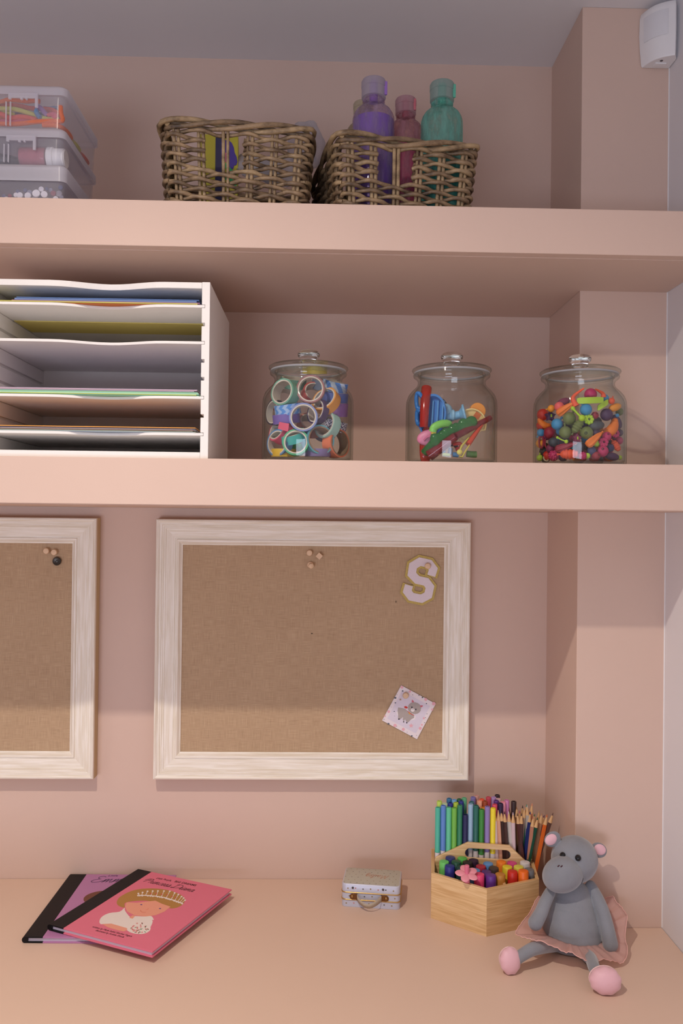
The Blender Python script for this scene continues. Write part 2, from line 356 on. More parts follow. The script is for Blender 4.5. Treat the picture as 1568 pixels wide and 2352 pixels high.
# small dark slubs in the weave
for x, y, w_, h in ((909, 1382, .0007, .0022), (716, 1455, .0018, .0008), (849, 1729, .0006, .002)):
    p = at(x, y, Y=BF + .001); o = MB().ell((0, 0, 0), (w_, .0005, h), nu=10, nv=6).obj('thread_slub', P(60, 46, 34, .9)); o.parent = BOARD; o.location = V((p.x, BF + .0009, p.z)) - BOARD.location

# letter patch
def zs(x, y): p = at(640 + x / 3.409, 1230 + y / 3.409, Y=BF); return (p.x, p.z)
TY = Matrix(((1, 0, 0, 0), (0, 0, -1, 0), (0, 1, 0, 0), (0, 0, 0, 1)))      # local xy -> world xz, local z -> -y
cl = [zs(*q) for q in ((1190, 322), (1208, 262), (1176, 220), (1104, 204), (1050, 236), (1040, 302), (1082, 346), (1152, 362), (1182, 402), (1168, 466), (1116, 494), (1036, 478), (1004, 436), (1020, 382))]
t = thing('letter_patch', 'white felt letter S patch with gold glitter edge at the top right of the pinboard', 'patch')
GOLD = mat('gold_glitter', L(212, 190, 112), .3, noise_=.45, scale=1500, bump=1, bscale=1800, metal=.35)
FELT = mat('white_felt', L(226, 214, 220), .95, bump=.6, bscale=900, sheen=.3)
MB().ribbon(cl, .0235, -BF, -BF + .0016, T=TY).obj('glitter_edge', GOLD, t, smooth=0)
c2 = [V((a[0], a[1], 0)) for a in cl]; c2[0] = c2[0] + (c2[1] - c2[0]) * .12; c2[-1] = c2[-1] + (c2[-2] - c2[-1]) * .12
MB().ribbon([(p.x, p.y) for p in c2], .0148, -BF + .0014, -BF + .0028, T=TY).obj('felt_face', FELT, t, smooth=0)
# alpaca card
def zc(x, y): p = at(850 + x / 6.272, 1540 + y / 6.272, Y=BF); return (p.x, p.z)
t = thing('alpaca_card', 'small white square card with grey alpaca picture pinned at the pinboard lower right', 'card')
CP = mat('card_paper', L(232, 222, 226), .6)
MB().prism([zc(*q) for q in ((445, 212), (942, 478), (672, 988), (170, 718))], -BF + .0004, -BF + .0012, T=TY).obj('paper', CP, t, smooth=0)
MB().prism([zc(*q) for q in ((455, 290), (860, 510), (655, 905), (245, 690))], -BF + .0012, -BF + .00125, T=TY).obj('panel_print', P(218, 210, 224, .6), t, smooth=0)
def blob(cx, cy, rx, ry, rot=0, n=26, wob=0, k=9):
    o = []
    for i in range(n):
        a = 2 * math.pi * i / n; r_ = 1 + wob * abs(math.sin(a * k / 2)); x = rx * r_ * math.cos(a); y = ry * r_ * math.sin(a)
        o.append((cx + x * math.cos(rot) - y * math.sin(rot), cy + x * math.sin(rot) + y * math.cos(rot)))
    return o
pr = MB(); Z_ = -BF + .0013
def pp(poly, m, k=0): pr.prism([zc(*q) for q in poly], Z_ + k * .00006, Z_ + .00005 + k * .00006, m, TY)
wool = [(400, 530), (440, 535), (500, 548), (560, 600), (632, 640), (630, 680), (590, 700), (545, 745), (520, 740), (500, 700), (480, 735), (466, 700), (470, 670), (432, 700), (400, 705), (400, 640), (392, 580)]
pp(blob(515, 640, 135, 60, .3, wob=.08), 1); pp(wool, 0, 1); pp(blob(635, 540, 92, 82, .2, 40, .07, 18), 0, 2)
pp([(595, 455), (600, 415), (625, 440), (630, 455)], 2, 3); pp([(718, 500), (758, 500), (750, 520), (725, 532)], 2, 3)
pp(blob(610, 568, 27, 24), 1, 4); pp(blob(598, 527, 10, 12), 3, 4); pp(blob(655, 558, 10, 12), 3, 4); pp(blob(614, 560, 5, 4), 3, 6)
pp(blob(512, 528, 26, 16, .3), 4, 3); pp([(540, 580), (590, 620), (630, 640), (632, 648), (588, 630), (536, 588)], 4, 4); pp([(550, 598), (578, 618), (558, 632)], 5, 5)
for q in ((412, 698, 12, 10), (480, 738, 9, 9), (525, 750, 10, 10)): pp(blob(q[0], q[1], q[2], q[3]), 3, 3)
for i, q in enumerate(((455, 240, 20), (570, 300, 17), (797, 415, 22), (912, 475, 26), (265, 590, 20), (355, 790, 24), (475, 845, 22), (718, 830, 22), (742, 780, 14), (770, 685, 15), (212, 655, 12), (890, 560, 16))):
    pp(blob(q[0], q[1], q[2], q[2], n=14), 2 + 4, 1)
for q in ((360, 392, 16), (360, 463, 11), (750, 385, 12), (808, 475, 9), (262, 765, 15), (597, 940, 13), (385, 348, 5), (610, 348, 6), (345, 588, 9), (815, 622, 6), (793, 675, 6), (780, 748, 6), (380, 802, 5), (530, 885, 5), (665, 932, 5), (198, 702, 6), (700, 355, 8), (466, 293, 12), (308, 525, 4), (350, 652, 4)):
    pp(blob(q[0], q[1], q[2], q[2] * .8, n=12), 7, 1)
def star(cx, cy, r): return [(cx + (r if i % 2 == 0 else r * .42) * math.sin(i * math.pi / 5), cy - (r if i % 2 == 0 else r * .42) * math.cos(i * math.pi / 5)) for i in range(10)]
pp(star(433, 415, 22), 8, 1); pp(star(587, 792, 38), 6, 1)
pr.obj('alpaca_print', [P(172, 162, 158, .7), P(236, 230, 232, .7), P(205, 110, 125, .7), P(48, 46, 60, .7), P(205, 60, 50, .7), P(220, 165, 60, .7), P(232, 176, 186, .7), P(84, 92, 106, .7), P(176, 150, 130, .7)], t, smooth=0, fixn=False)

# ------------------------------------------------------------------ alarm sensor in the top right corner
def sensor():
    t = thing('alarm_sensor', 'white curved alarm motion sensor high in the right corner under the ceiling', 'alarm sensor', (XR, -CD_, 2.14))
    SW = mat('sensor_plastic', (.80, .79, .80, 1), .35, noise_=.01); SL = mat('sensor_lens', (.72, .72, .75, 1), .3, noise_=.01)
    A = V((-.0505, -.0012)); D = V((-.0085, -.0445)); C_ = V((-.0012, -.0325)); K = V((-.0012, -.0012))
    def plan(f, off=0.0):   # f = 1 full, smaller = drawn in toward the corner
        pts = []
        for i in range(13):
            u = i / 12; p = A.lerp(D, u); n = (D - A).normalized(); n = V((n.y, -n.x)); n = n if n.x < 0 else -n
            pts.append((p + n * (math.sin(math.pi * u) * .0095 + off)) * f)
        return pts + [C_ * f, K]
    zs_ = [(0, .90), (.003, .93), (.03, .98), (.05, 1.0), (.078, .985), (.0855, .95), (.0875, .91)]
    mb = MB(); n = 15; vs = []
    for z, f in zs_: vs += [V((p[0], p[1], z)) for p in plan(f)]
    fs = [tuple(range(n)), tuple(len(vs) - n + i for i in range(n))]
    for k in range(len(zs_) - 1):
        for i in range(n): fs.append((k * n + i, k * n + (i + 1) % n, (k + 1) * n + (i + 1) % n, (k + 1) * n + i))
    mb.add(vs, fs).obj('housing', SW, t, smooth=35, bevel=.0006)
    lens = MB(); vs = []
    for z in (.034, .036, .0715, .0735):
        e = .0002 if z in (.034, .0735) else .0008
        f = 1.0 if z > .04 else .992
        vs += [V((p[0], p[1], z)) for p in plan(f, e)[2:11]]
    fs = [(k * 9 + i, k * 9 + i + 1, (k + 1) * 9 + i + 1, (k + 1) * 9 + i) for k in range(3) for i in range(8)]
    lens.add(vs, fs).obj('lens_window', SL, t, smooth=35)
    MB().lathe([(0, -.0006), (.0022, -.0006), (.0026, .0004), (.0026, .002)], Matrix.Translation((-.0225, -.0235, 0)), 16).obj('indicator_hole', P(70, 70, 78, .3), t)
    MB().box((-.030, -.018, -.0018), (-.012, -.008, .0015)).obj('bottom_clip', SW, t, smooth=0, bevel=.0006)
sensor()

# ------------------------------------------------------------------ stacked plastic boxes on the upper shelf
PLA = thin('frosted_plastic', (.97, .97, .98, 1), (.88, .88, .9, 1), .8, .18, milky=.14, mcol=(.92, .92, .97, 1))
PLL = thin('frosted_lid_plastic', (.95, .95, .97, 1), (.85, .85, .88, 1), .7, .25, milky=.5, mcol=(.92, .91, .96, 1))
def rrect(x0, x1, y0, y1, r, n=6):
    o = []
    for cx, cy, a in ((x1 - r, y0 + r, -90), (x1 - r, y1 - r, 0), (x0 + r, y1 - r, 90), (x0 + r, y0 + r, 180)):
        for i in range(n + 1): b = R(a + 90 * i / n); o.append((cx + r * math.cos(b), cy + r * math.sin(b)))
    return o
def shell(mb, levels, m=0, closed_bottom=True, closed_top=False):
    """levels: list of (polygon, z) with equal counts"""
    n = len(levels[0][0]); vs = [V((p[0], p[1], z)) for pl, z in levels for p in pl]; fs = []
    for k in range(len(levels) - 1):
        for i in range(n): fs.append((k * n + i, k * n + (i + 1) % n, (k + 1) * n + (i + 1) % n, (k + 1) * n + i))
    if closed_bottom: fs.append(tuple(range(n - 1, -1, -1)))
    if closed_top: fs.append(tuple((len(levels) - 1) * n + i for i in range(n)))
    mb.add(vs, fs, m)
BX0, BX1, BY0, BY1 = -.655, -.3630, -.3400, -.172
def plastic_box(z, h, label, lidh=.0125, latch=True, dx=0.0, lid_lab=None):
    t = thing('plastic_box', label, 'storage box', ((BX0 + BX1) / 2 + dx, BY0, z)); W = (BX1 - BX0) / 2; D_ = BY1 - BY0; i = .0035; w_ = .0012
    mb = MB()
    def q(ins): return rrect(-W + ins, W - ins, ins, D_ - ins, .010)
    shell(mb, [(q(i + .003), 0), (q(i + .002), .001), (q(i), h - lidh), (q(i - .002), h - lidh + .001), (q(i - .002), h - lidh + .003)])
    shell(mb, [(q(i + .003 + w_), .0012), (q(i + w_), h - lidh)], closed_bottom=True)
    mb.obj('box_body', PLA, t, smooth=40)
    mb = MB(); shell(mb, [(q(0), h - lidh), (q(.0004), h - .0025), (q(.003), h)], closed_bottom=False, closed_top=True)
    shell(mb, [(q(.0006), h - lidh), (q(w_), h - lidh + .001), (q(w_), h - .004)], closed_bottom=False, closed_top=True)
    mb.obj('lid', PLL, t, smooth=40)
    if latch:
        lx = W - .060; lz = h - lidh; mb = MB()
        mb.box((lx - .0185, -.003, lz - .006), (lx + .0185, .0005, lz + .0006)); mb.box((lx + .0165, -.003, lz - .019), (lx + .0205, .0005, lz + .0006))
        mb.box((lx - .0205, -.003, lz - .008), (lx - .0165, .0005, lz + .0006)); mb.box((lx - .004, -.003, lz - .0085), (lx - .0005, .0005, lz - .005)); mb.box((lx + .0035, -.003, lz - .0085), (lx + .006, .0005, lz - .005))
        mb.obj('latch', PLL, t, smooth=0, bevel=.0006)
        mb = MB()
        for q_ in (-.0255, -.0195): mb.box((lx + q_, .0006, .002), (lx + q_ + .0018, .0032, lz - .010))
        mb.obj('rib', PLL, t, smooth=0, bevel=.0004)
    return t
H3, H2, H1 = .0545, .0510, .0590
plastic_box(Z1T, H3, 'bottom clear plastic storage box of the stack, holding white round gems', lidh=.0235, latch=False)
plastic_box(Z1T + H3 + .0004, H2, 'middle clear plastic box of the stack, holding pink glitter pot', lidh=.0135, dx=-.002)
plastic_box(Z1T + H3 + H2 + .0008, H1, 'top clear plastic box of the stack, full of bright pipe cleaners', lidh=.0135)
# pipe cleaners in the top box
ZB = Z1T + H3 + H2 + .0008 + .004
PC = {'orange': P(235, 110, 40, .9, bump=1, bscale=900), 'coral': P(225, 85, 70, .9, bump=1, bscale=900), 'pink': P(215, 90, 120, .9, bump=1, bscale=900), 'lime': P(195, 195, 95, .9, bump=1, bscale=900),
      'blue': P(105, 140, 180, .9, bump=1, bscale=900), 'navy': P(62, 75, 110, .9, bump=1, bscale=900), 'violet': P(150, 105, 170, .9, bump=1, bscale=900)}
def zb(x, y, Y=-.325): return at(x * 180 / 1568, 180 + y * 180 / 1568, Y=Y)
pcs = [('orange', [(-300, 560), (0, 470), (180, 400), (320, 400), (520, 410), (700, 430), (800, 470)], -.321, 'orange and pink pipe cleaner arching over the others in the top box'),
       ('coral', [(-200, 620), (100, 530), (400, 560), (600, 600), (850, 600), (1050, 640), (1180, 720)], -.310, 'coral red pipe cleaner along the middle of the top box'),
       ('lime', [(-250, 600), (60, 600), (300, 625), (520, 680), (700, 730), (870, 800), (1000, 830), (1180, 815)], -.327, 'long lime green pipe cleaner in the front of the top box'),
       ('lime', [(-300, 650), (0, 660), (180, 710), (300, 740)], -.322, 'short lime green pipe cleaner below the long lime one'),
       ('coral', [(-300, 700), (0, 700), (200, 800), (420, 770), (620, 790), (740, 840)], -.328, 'striped coral pipe cleaner twisted along the front bottom'),
       ('pink', [(-250, 860), (0, 855), (250, 870), (500, 840), (700, 860), (820, 840)], -.324, 'pink pipe cleaner lying on the floor of the top box'),
       ('orange', [(-200, 900), (300, 905), (700, 880), (1000, 855), (1235, 840), (1222, 700), (1215, 560)], -.3295, 'orange pipe cleaner bent upright at the right front of the top box'),
       ('blue', [(820, 790), (760, 740), (730, 680), (745, 640)], -.3315, 'pale blue pipe cleaner end pointing forward in the top box'),
       ('violet', [(700, 560), (780, 570), (850, 640), (950, 760)], -.327, 'violet and pink pipe cleaner crossing near the latch'),
       ('pink', [(940, 760), (1000, 720), (1100, 730), (1110, 780), (1040, 800)], -.328, 'pink pipe cleaner curl at the right of the top box'),
       ('navy', [(-300, 500), (200, 480), (600, 480), (900, 440), (1200, 400)], -.28, 'dark blue pipe cleaner at the back of the top box'),
       ('navy', [(-300, 570), (200, 560), (700, 540), (1200, 520)], -.27, 'navy pipe cleaner lying behind the coral ones'),
       ('blue', [(880, 450), (1000, 420), (1100, 390), (1210, 380)], -.30, 'blue pipe cleaner at the upper right of the top box'),
       ('coral', [(850, 620), (1000, 640), (1150, 720), (1200, 800)], -.31, 'coral pipe cleaner bending down at the right of the top box'),
       ('orange', [(-300, 780), (0, 760), (260, 800), (500, 790)], -.318, 'orange pipe cleaner low at the left of the top box'),
       ('navy', [(-200, 640), (300, 660), (800, 640), (1200, 600)], -.26, 'dark navy pipe cleaner deepest in the top box')]
for c, pts, Y, lab in pcs:
    q = [zb(x, y, Y) for x, y in pts]; q = [V((min(max(p.x, -.65), -.3725), p.y + .0015 * math.sin(i * 2), min(max(p.z, ZB + .0035), ZB + .042))) for i, p in enumerate(q)]
    o = MB().tube(catmull(q, 5), .0033, 8).obj('pipe_cleaner', PC[c], smooth=60); center(o); tag(o, lab, 'pipe cleaner', 'pipe cleaners in the top plastic box')
# side pieces seen through the right wall of the top box
for i, (c, y0, y1) in enumerate((('orange', -.325, -.29), ('lime', -.288, -.25), ('coral', -.247, -.205))):
    o = MB().tube(catmull([V((-.40, y0 - .004, ZB + .004)), V((-.376, y0, ZB + .004)), V((-.372, y1, ZB + .0045)), V((-.385, y1 + .006, ZB + .005))], 5), .0033, 8).obj('pipe_cleaner', PC[c], smooth=60)
    center(o); tag(o, ('orange', 'lime green', 'coral red')[i] + ' pipe cleaner folded along the right side wall of the top box', 'pipe cleaner', 'pipe cleaners in the top plastic box')
# middle box: glitter pot, white tub, dark packet
ZM = Z1T + H3 + .0004 + .0016
GLP = mat('pink_glitter', L(196, 110, 128), .25, noise_=.6, scale=900, bump=1, bscale=1200, metal=.5)
p0 = at(46, 362, Y=-.322); p1 = at(103, 362, Y=-.322); cx = (p0.x + p1.x) / 2; rr = .0165
t = thing('glitter_pot', 'small clear pot of pink glitter lying in the middle plastic box', 'craft pot', (cx, -.318, ZM))
Tx = axisT((-.020, .003, .0165), (1, 0, 0))
MB().lathe([(0, .002), (.0135, .002), (.0145, .004), (.0145, .036), (.0135, .038), (0, .038)], Tx, 28).obj('glitter', GLP, t)
MB().lathe([(0, 0), (.015, 0), (.0160, .002), (.0160, .038), (.0145, .040), (0, .040)], Tx, 28).obj('pot', thin('clear_pot', (.97, .97, .98, 1), (.85, .85, .88, 1), .9, .05), t)
MB().lathe([(0, .0402), (.0158, .0402), (.0162, .042), (.0162, .047), (0, .047)], Tx, 28).obj('pot_lid', PLA, t)
p = at(126, 362, Y=-.322)
t = thing('white_pot', 'white lidded round pot at the right end of the middle plastic box', 'craft pot', (p.x, -.316, ZM))
Tx = axisT((-.0115, .0, .0158), (1, 0, 0)); WP = mat('white_plastic', (.80, .79, .80, 1), .4)
MB().lathe([(0, 0), (.0135, 0), (.0155, .0012), (.0157, .0085), (.0150, .0092)], Tx, 28).obj('pot_lid', WP, t)
MB().lathe([(.0150, .0092), (.0140, .010), (.0140, .024), (.012, .026), (0, .026)], Tx, 28).obj('pot', WP, t)
t = thing('bead_packet', 'dark grey packet at the left of the middle plastic box', 'packet', (-.47, -.300, ZM))
mb = MB(); mb.ell((0, 0, .0135), (.045, .022, .0125), nu=24, nv=12, fn=lambda p: V((p.x, p.y, p.z * (1 - .25 * abs(p.x)))))
mb.obj('bag', P(66, 66, 76, .35), t)
# bottom box: flat round gems
ZG = Z1T + .0022
def zg(x, y, Y): return at(x * 240 / 1568, 330 + y * 240 / 1568, Y=Y)
gems = [(-20, 862, 26), (97, 836, 40), (150, 785, 30, 'r'), (240, 772, 36), (300, 778, 48), (310, 852, 40), (418, 782, 50), (444, 735, 40, 'c'), (543, 748, 58), (620, 684, 40), (664, 762, 50), (520, 830, 44, 'c'), (800, 745, 42, 'r'), (885, 752, 48, 'g'), (836, 830, 42), (710, 852, 40), (910, 660, 36, 'b'), (760, 700, 34, 'c'), (600, 800, 34, 'b'), (380, 700, 30, 'b'), (700, 680, 26, 'b'), (270, 720, 30, 'b'), (930, 810, 34, 'c'), (60, 790, 30, 'b'), (460, 850, 38, 'c')]
GM = {'w': mat('white_gem', (.86, .83, .87, 1), .25), 'r': P(150, 70, 90, .25), 'c': P(160, 160, 178, .15), 'g': P(180, 174, 186, .3), 'b': P(95, 100, 140, .2)}
GN = {'w': 'white', 'r': 'dull red', 'c': 'clear', 'g': 'pale grey', 'b': 'bluish'}
gems_o = []
for i, g_ in enumerate(gems):
    x, y, r_ = g_[:3]; k = g_[3] if len(g_) > 3 else 'w'; Y = -.3290 + (0 if k in 'w' else .009) + (.004 if i % 2 else 0)
    p = zg(x, y, Y); r_ = r_ * 240 / 1568 * .00062; p.z = max(p.z, ZG + r_ + .0002); p.x = min(p.x, -.3715 - r_)
    T = axisT(p, (rnd.uniform(-.15, .15), -1, rnd.uniform(-.1, .1)))
    o = MB().lathe([(0, -.0022), (r_ * .6, -.0020), (r_, -.0004), (r_, .0006), (r_ * .92, .0012), (0, .0013)], T, 22).obj('craft_gem', GM[k], smooth=35); center(o)
    gems_o.append((x, k, o))
ORD = ['leftmost', 'second from the left', 'third from the left', 'fourth from the left', 'fifth from the left', 'sixth from the left', 'seventh from the left', 'eighth from the left', 'ninth from the left', 'tenth from the left', 'eleventh from the left', 'twelfth from the left', 'thirteenth from the left']
for kk in GN:
    row = sorted([q for q in gems_o if q[1] == kk], key=lambda q: q[0])
    for i, (x, k, o) in enumerate(row): tag(o, '%s flat gem, %s of its colour, in the bottom plastic box' % (GN[k], ORD[i] if i < len(row) - 1 or i == 0 else 'rightmost'), 'craft gem', 'flat round gems in the bottom plastic box')
# loose gems further back in the box: nobody could count them
mb = MB()
for i in range(160):
    r_ = rnd.uniform(.003, .0055); x = rnd.uniform(-.55, -.378); y = rnd.uniform(-.305, -.18); z = ZG + r_ + rnd.uniform(0, .011)
    mb.ell((x, y, z), (r_, r_, r_ * .6), Euler((rnd.uniform(-1.2, 1.2), rnd.uniform(-1.2, 1.2), 0)).to_matrix(), 8, 6, m=i % 4)
o = mb.obj('loose_gems', [GM['c'], GM['b'], GM['g'], GM['r']], smooth=20); center(o); tag(o, 'heap of small mixed gems filling the back of the bottom plastic box', 'gems', kind='stuff')

# ------------------------------------------------------------------ wicker baskets
WK = []
for i, (c1, c2) in enumerate(((L(84, 64, 44), L(158, 132, 100)), (L(68, 52, 38), L(134, 110, 82)), (L(98, 78, 54), L(172, 146, 110)))):
    m = bpy.data.materials.new('willow_%d' % i); m.use_nodes = True; nt = m.node_tree; N = nt.nodes.new; b = nt.nodes['Principled BSDF']; b.inputs['Roughness'].default_value = .5
    tc = N('ShaderNodeTexCoord'); n = N('ShaderNodeTexNoise'); n.inputs['Scale'].default_value = 55; n.inputs['Detail'].default_value = 5
    n2 = N('ShaderNodeTexNoise'); n2.inputs['Scale'].default_value = 400; mp = N('ShaderNodeMapping'); mp.inputs['Scale'].default_value = (.5, .5, 2.5)
    nt.links.new(tc.outputs['Object'], n.inputs['Vector']); nt.links.new(tc.outputs['Object'], mp.inputs[0]); nt.links.new(mp.outputs[0], n2.inputs['Vector'])
    ad = N('ShaderNodeMath'); ad.operation = 'MULTIPLY_ADD'; ad.inputs[1].default_value = .35; nt.links.new(n2.outputs[0], ad.inputs[0]); nt.links.new(n.outputs[0], ad.inputs[2])
    cr = N('ShaderNodeValToRGB'); cr.color_ramp.elements[0].position = .48; cr.color_ramp.elements[1].position = .82; cr.color_ramp.elements[0].color = c1; cr.color_ramp.elements[1].color = c2
    nt.links.new(ad.outputs[0], cr.inputs[0]); nt.links.new(cr.outputs[0], b.inputs['Base Color'])
    bp = N('ShaderNodeBump'); bp.inputs['Strength'].default_value = .4; bp.inputs['Distance'].default_value = .0008; nt.links.new(n2.outputs[0], bp.inputs['Height']); nt.links.new(bp.outputs[0], b.inputs['Normal'])
    WK.append(m)
CUT = mat('willow_cut_end', L(190, 160, 118), .7, noise_=.1, scale=300)
def basket(label, loc, rz, Wd, Dp, h, seed, hole=(1, 3), holez=(.48, .86), rows=16, rim_dip=0.0):
    r_ = random.Random(seed); t = thing('wicker_basket', label, 'basket', loc, rz)
    nf, ns = 6, 5                                    # gaps on front / side
    def per(s, z, out=0.0):
        """s in stake units, going round: front (x rising), right side, back, left"""
        f = .93 + .07 * (z / h); W = Wd / 2 * f; D0 = Dp * (1 - f) / 2; D1 = Dp * (1 + f) / 2
        tot = 2 * (nf + ns); s = s % tot; rc = .018
        if s < nf: u = s / nf; p = V((-W + 2 * W * u, D0)); n = V((0, -1)); e = u
        elif s < nf + ns: u = (s - nf) / ns; p = V((W, D0 + (D1 - D0) * u)); n = V((1, 0))
        elif s < 2 * nf + ns: u = (s - nf - ns) / nf; p = V((W - 2 * W * u, D1)); n = V((0, 1))
        else: u = (s - 2 * nf - ns) / ns; p = V((-W, D1 - (D1 - D0) * u)); n = V((-1, 0))
        # rounded corners: pull toward centre near corners
        for cx, cy in ((-W, D0), (W, D0), (W, D1), (-W, D1)):
            d = V((p.x - cx, p.y - cy)); dl = abs(d.x) + abs(d.y)
            if dl < rc:
                k = (1 - dl / rc) ** 2 * rc * .30; q = V((-math.copysign(1, cx), 1 if cy == D0 else -1)).normalized(); p = p + q * k; n = (n * (dl / rc) + (-q) * (1 - dl / rc)).normalized()
        p = p + n * out; return V((p.x, p.y, z))
    tot = 2 * (nf + ns)
    # upright stakes in pairs, half-way along each gap start
    for k in range(tot):
        for d in (-.09, .09):
            s = k + .5 + d; pts = [per(s, z) for z in (0.004, h * .25, h * .5, h * .75, h - .006)]
            inhole = False
            MB().tube(pts, r_.uniform(.0023, .0029), 7).obj('stake', WK[2 if k < nf else 0], t, smooth=60)
    # woven rows
    hz0, hz1 = h * holez[0], h * holez[1]
    for j in range(rows):
        z = .004 + (h - .016) * j / (rows - 1); par = j % 2; A = .0044; tilt = r_.uniform(-.001, .001)
        rad = r_.uniform(.0027, .0033)
        def pt(s):
            ph = math.pi * (s - .5 + par) ; o = A * math.cos(ph)
            o = math.copysign(abs(o) ** .8, o) * (A ** .2) if o != 0 else 0
            return per(s, z + .0016 * math.cos(ph + .9) + tilt * math.sin(s) + .0005 * math.sin(7 * s + j), o)
        spans = [(0, tot)]
        if hz0 < z < hz1: spans = [(hole[1] + .32, nf + ns + hole[0] + 1.0 - .0 + .0), ]
        if hz0 < z < hz1:
            # gap at the front from stake pair hole[0] to hole[1], and the same hand hole at the back
            a, b = hole[0] + .5, hole[1] + .5
            spans = [(b - .17, nf + ns + (nf - b) + .17), (nf + ns + (nf - a) - .17, tot + a + .17)]
        full = len(spans) == 1
        m = WK[r_.choice((0, 0, 1, 2))]
        for a, b in spans:
            # cut each ring into rods so every rod is a piece
            cuts = [a]
            while cuts[-1] < b - .01:
                nx = cuts[-1] + r_.choice((4, 5, 6)); cuts.append(nx if nx < b - 3 else b)
            for c0, c1 in zip(cuts[:-1], cuts[1:]):
                n = max(6, int((c1 - c0) * 8)); pts = [pt(c0 + (c1 - c0) * i / n) for i in range(n + 1)]
                if not full and (c0 == a): e = pts[0]; pts = [per(a, z, -.0045) , per(a - .08, z, 0)] + pts[1:]
                rs = [rad * (1 + .12 * math.sin(i * .9 + j)) for i in range(len(pts))]
                MB().tube(pts, rs, 7).obj('weaver', WK[r_.choice((0, 0, 1, 2))], t, smooth=60)
    # thick twisted rim of rods
    for k in range(3):
        pts = []; n = 110
        for i in range(n):
            s = tot * i / n; a = 2 * math.pi * (s / 5.5) + k * 2 * math.pi / 3
            dz = -.008 * rim_dip * math.sin(math.pi * min(max(s / nf, 0), 1)) if s < nf else 0
            pts.append(per(s, h - .001 + .0052 * math.sin(a) + dz, .0015 + .0058 * math.cos(a)))
        MB().tube(pts, [.0036 * (1 + .1 * math.sin(i * .35 + k)) for i in range(n)], 8, closed=True).obj('rim_rod', WK[(2, 0, 1)[k]], t, smooth=60)
    for i, s in enumerate((0.15, nf + .4)):
        p = per(s, h - .002, .002); MB().lathe([(0, -.012), (.0038, -.012), (.0038, .0006), (.0036, .001)], axisT(p, (-.1, -1, .1)), 12).obj('rod_end', WK[2], t); MB().lathe([(.0036, .0009), (0, .0012)], axisT(p, (-.1, -1, .1)), 12).obj('rod_cut', CUT, t)
    mb = MB(); W = Wd / 2 * .91
    for i in range(26): y = .008 + (Dp - .02) * i / 25; mb.tube([(-W, y, .004), (W, y, .004)], .0032, 6)
    mb.obj('base_weave', WK[1], t, smooth=60)['kind'] = 'stuff'
    return t
B1 = (-.1235, -.340, Z1T + .0005); B2 = (.1170, -.338, Z1T + .0005)
basket('rectangular grey-brown wicker basket on the left with white plastic plates sticking out', B1, R(5), .208, .255, .113, 3, hole=(1, 3))
basket('rectangular grey-brown wicker basket on the right holding three paint bottles', B2, R(9.5), .204, .215, .099, 5, hole=(1, 3), holez=(.42, .86), rim_dip=.5, rows=14)
# what stands in the left basket
t = thing('craft_kit_box', 'yellow and navy printed craft box inside the left wicker basket', 'craft box', (-.150, -.255, Z1T + .012), R(5))
MB().box((-.040, 0, 0), (.018, .05, .128)).obj('carton', P(190, 182, 52, .45), t, smooth=0, bevel=.0006)
MB().box((-.016, -.0006, .012), (-.004, -.0001, .124)).obj('navy_stripe', P(44, 42, 88, .45), t, smooth=0)
mb = MB(); TYb = Matrix(((1, 0, 0, 0), (0, 0, -1, 0), (0, 1, 0, 0), (0, 0, 0, 1)))
mb.prism(blob(.004, .100, .009, .020, .3, 20, .25, 5), .0002, .0007, 0, TYb); mb.prism(blob(.000, .094, .003, .008, .2, 12), .0007, .0009, 1, TYb); mb.prism([(-.003, .080), (.016, .064), (.016, .070), (-.003, .088)], .0003, .0009, 2, TYb)
mb.prism([(-.003, .062), (.016, .050), (.016, .058), (-.003, .070)], .0003, .0008, 2, TYb)
mb.obj('box_print', [P(72, 52, 150, .45), P(205, 110, 150, .45), P(60, 175, 110, .45)], t, smooth=0)
PLT = thin('clear_plate_plastic', (.9, .9, .93, 1), (.65, .65, .7, 1), .8, .15, milky=.4, mcol=(.82, .82, .86, 1))
def plate(label, c, axis, r_, curve, rim=.004, sp=0):
    t = thing('plastic_plate', label, 'plastic plate', c); T = axisT((0, 0, 0), axis, sp); mb = MB(); n = 40; vs = []; rings = 7
    pr_ = []
    for k in range(rings):
        u = k / (rings - 1); rad = r_ * u; z = curve * u * u
        for i in range(n):
            a = 2 * math.pi * i / n; q = rad * (1 + (.06 * math.cos(6 * a) if u > .5 else 0)); vs.append(T @ V((q * math.cos(a), q * math.sin(a), z + .0012 * u * math.cos(12 * a))))
    fs = [(k * n + i, k * n + (i + 1) % n, (k + 1) * n + (i + 1) % n, (k + 1) * n + i) for k in range(rings - 1) for i in range(n)]
    mb.add(vs, fs); o = mb.obj('plate', PLT, t, smooth=50); s_ = o.modifiers.new('thick', 'SOLIDIFY'); s_.thickness = .001
p = at(592, 350, Y=-.25); plate('cloudy white scalloped plastic plate seen through the left basket handle hole', (p.x, -.245, p.z - .012), (.25, -.75, .6), .036, -.010)
p = at(700, 350, Y=-.2); plate('cloudy white plastic plate leaning right inside the left basket', (p.x - .004, -.215, p.z + .004), (.55, -.6, -.3), .036, .010, sp=.4)
p = at(712, 326, Y=-.2); plate('pale plastic plate whose scalloped edge sticks out right of the left basket', (p.x - .008, -.165, p.z + .006), (.45, -.35, .75), .034, -.010, sp=.9)
p = at(640, 400, Y=-.2); plate('white plastic plate low in the left basket behind the weave', (p.x, -.195, p.z), (.1, -.8, .45), .036, .008)
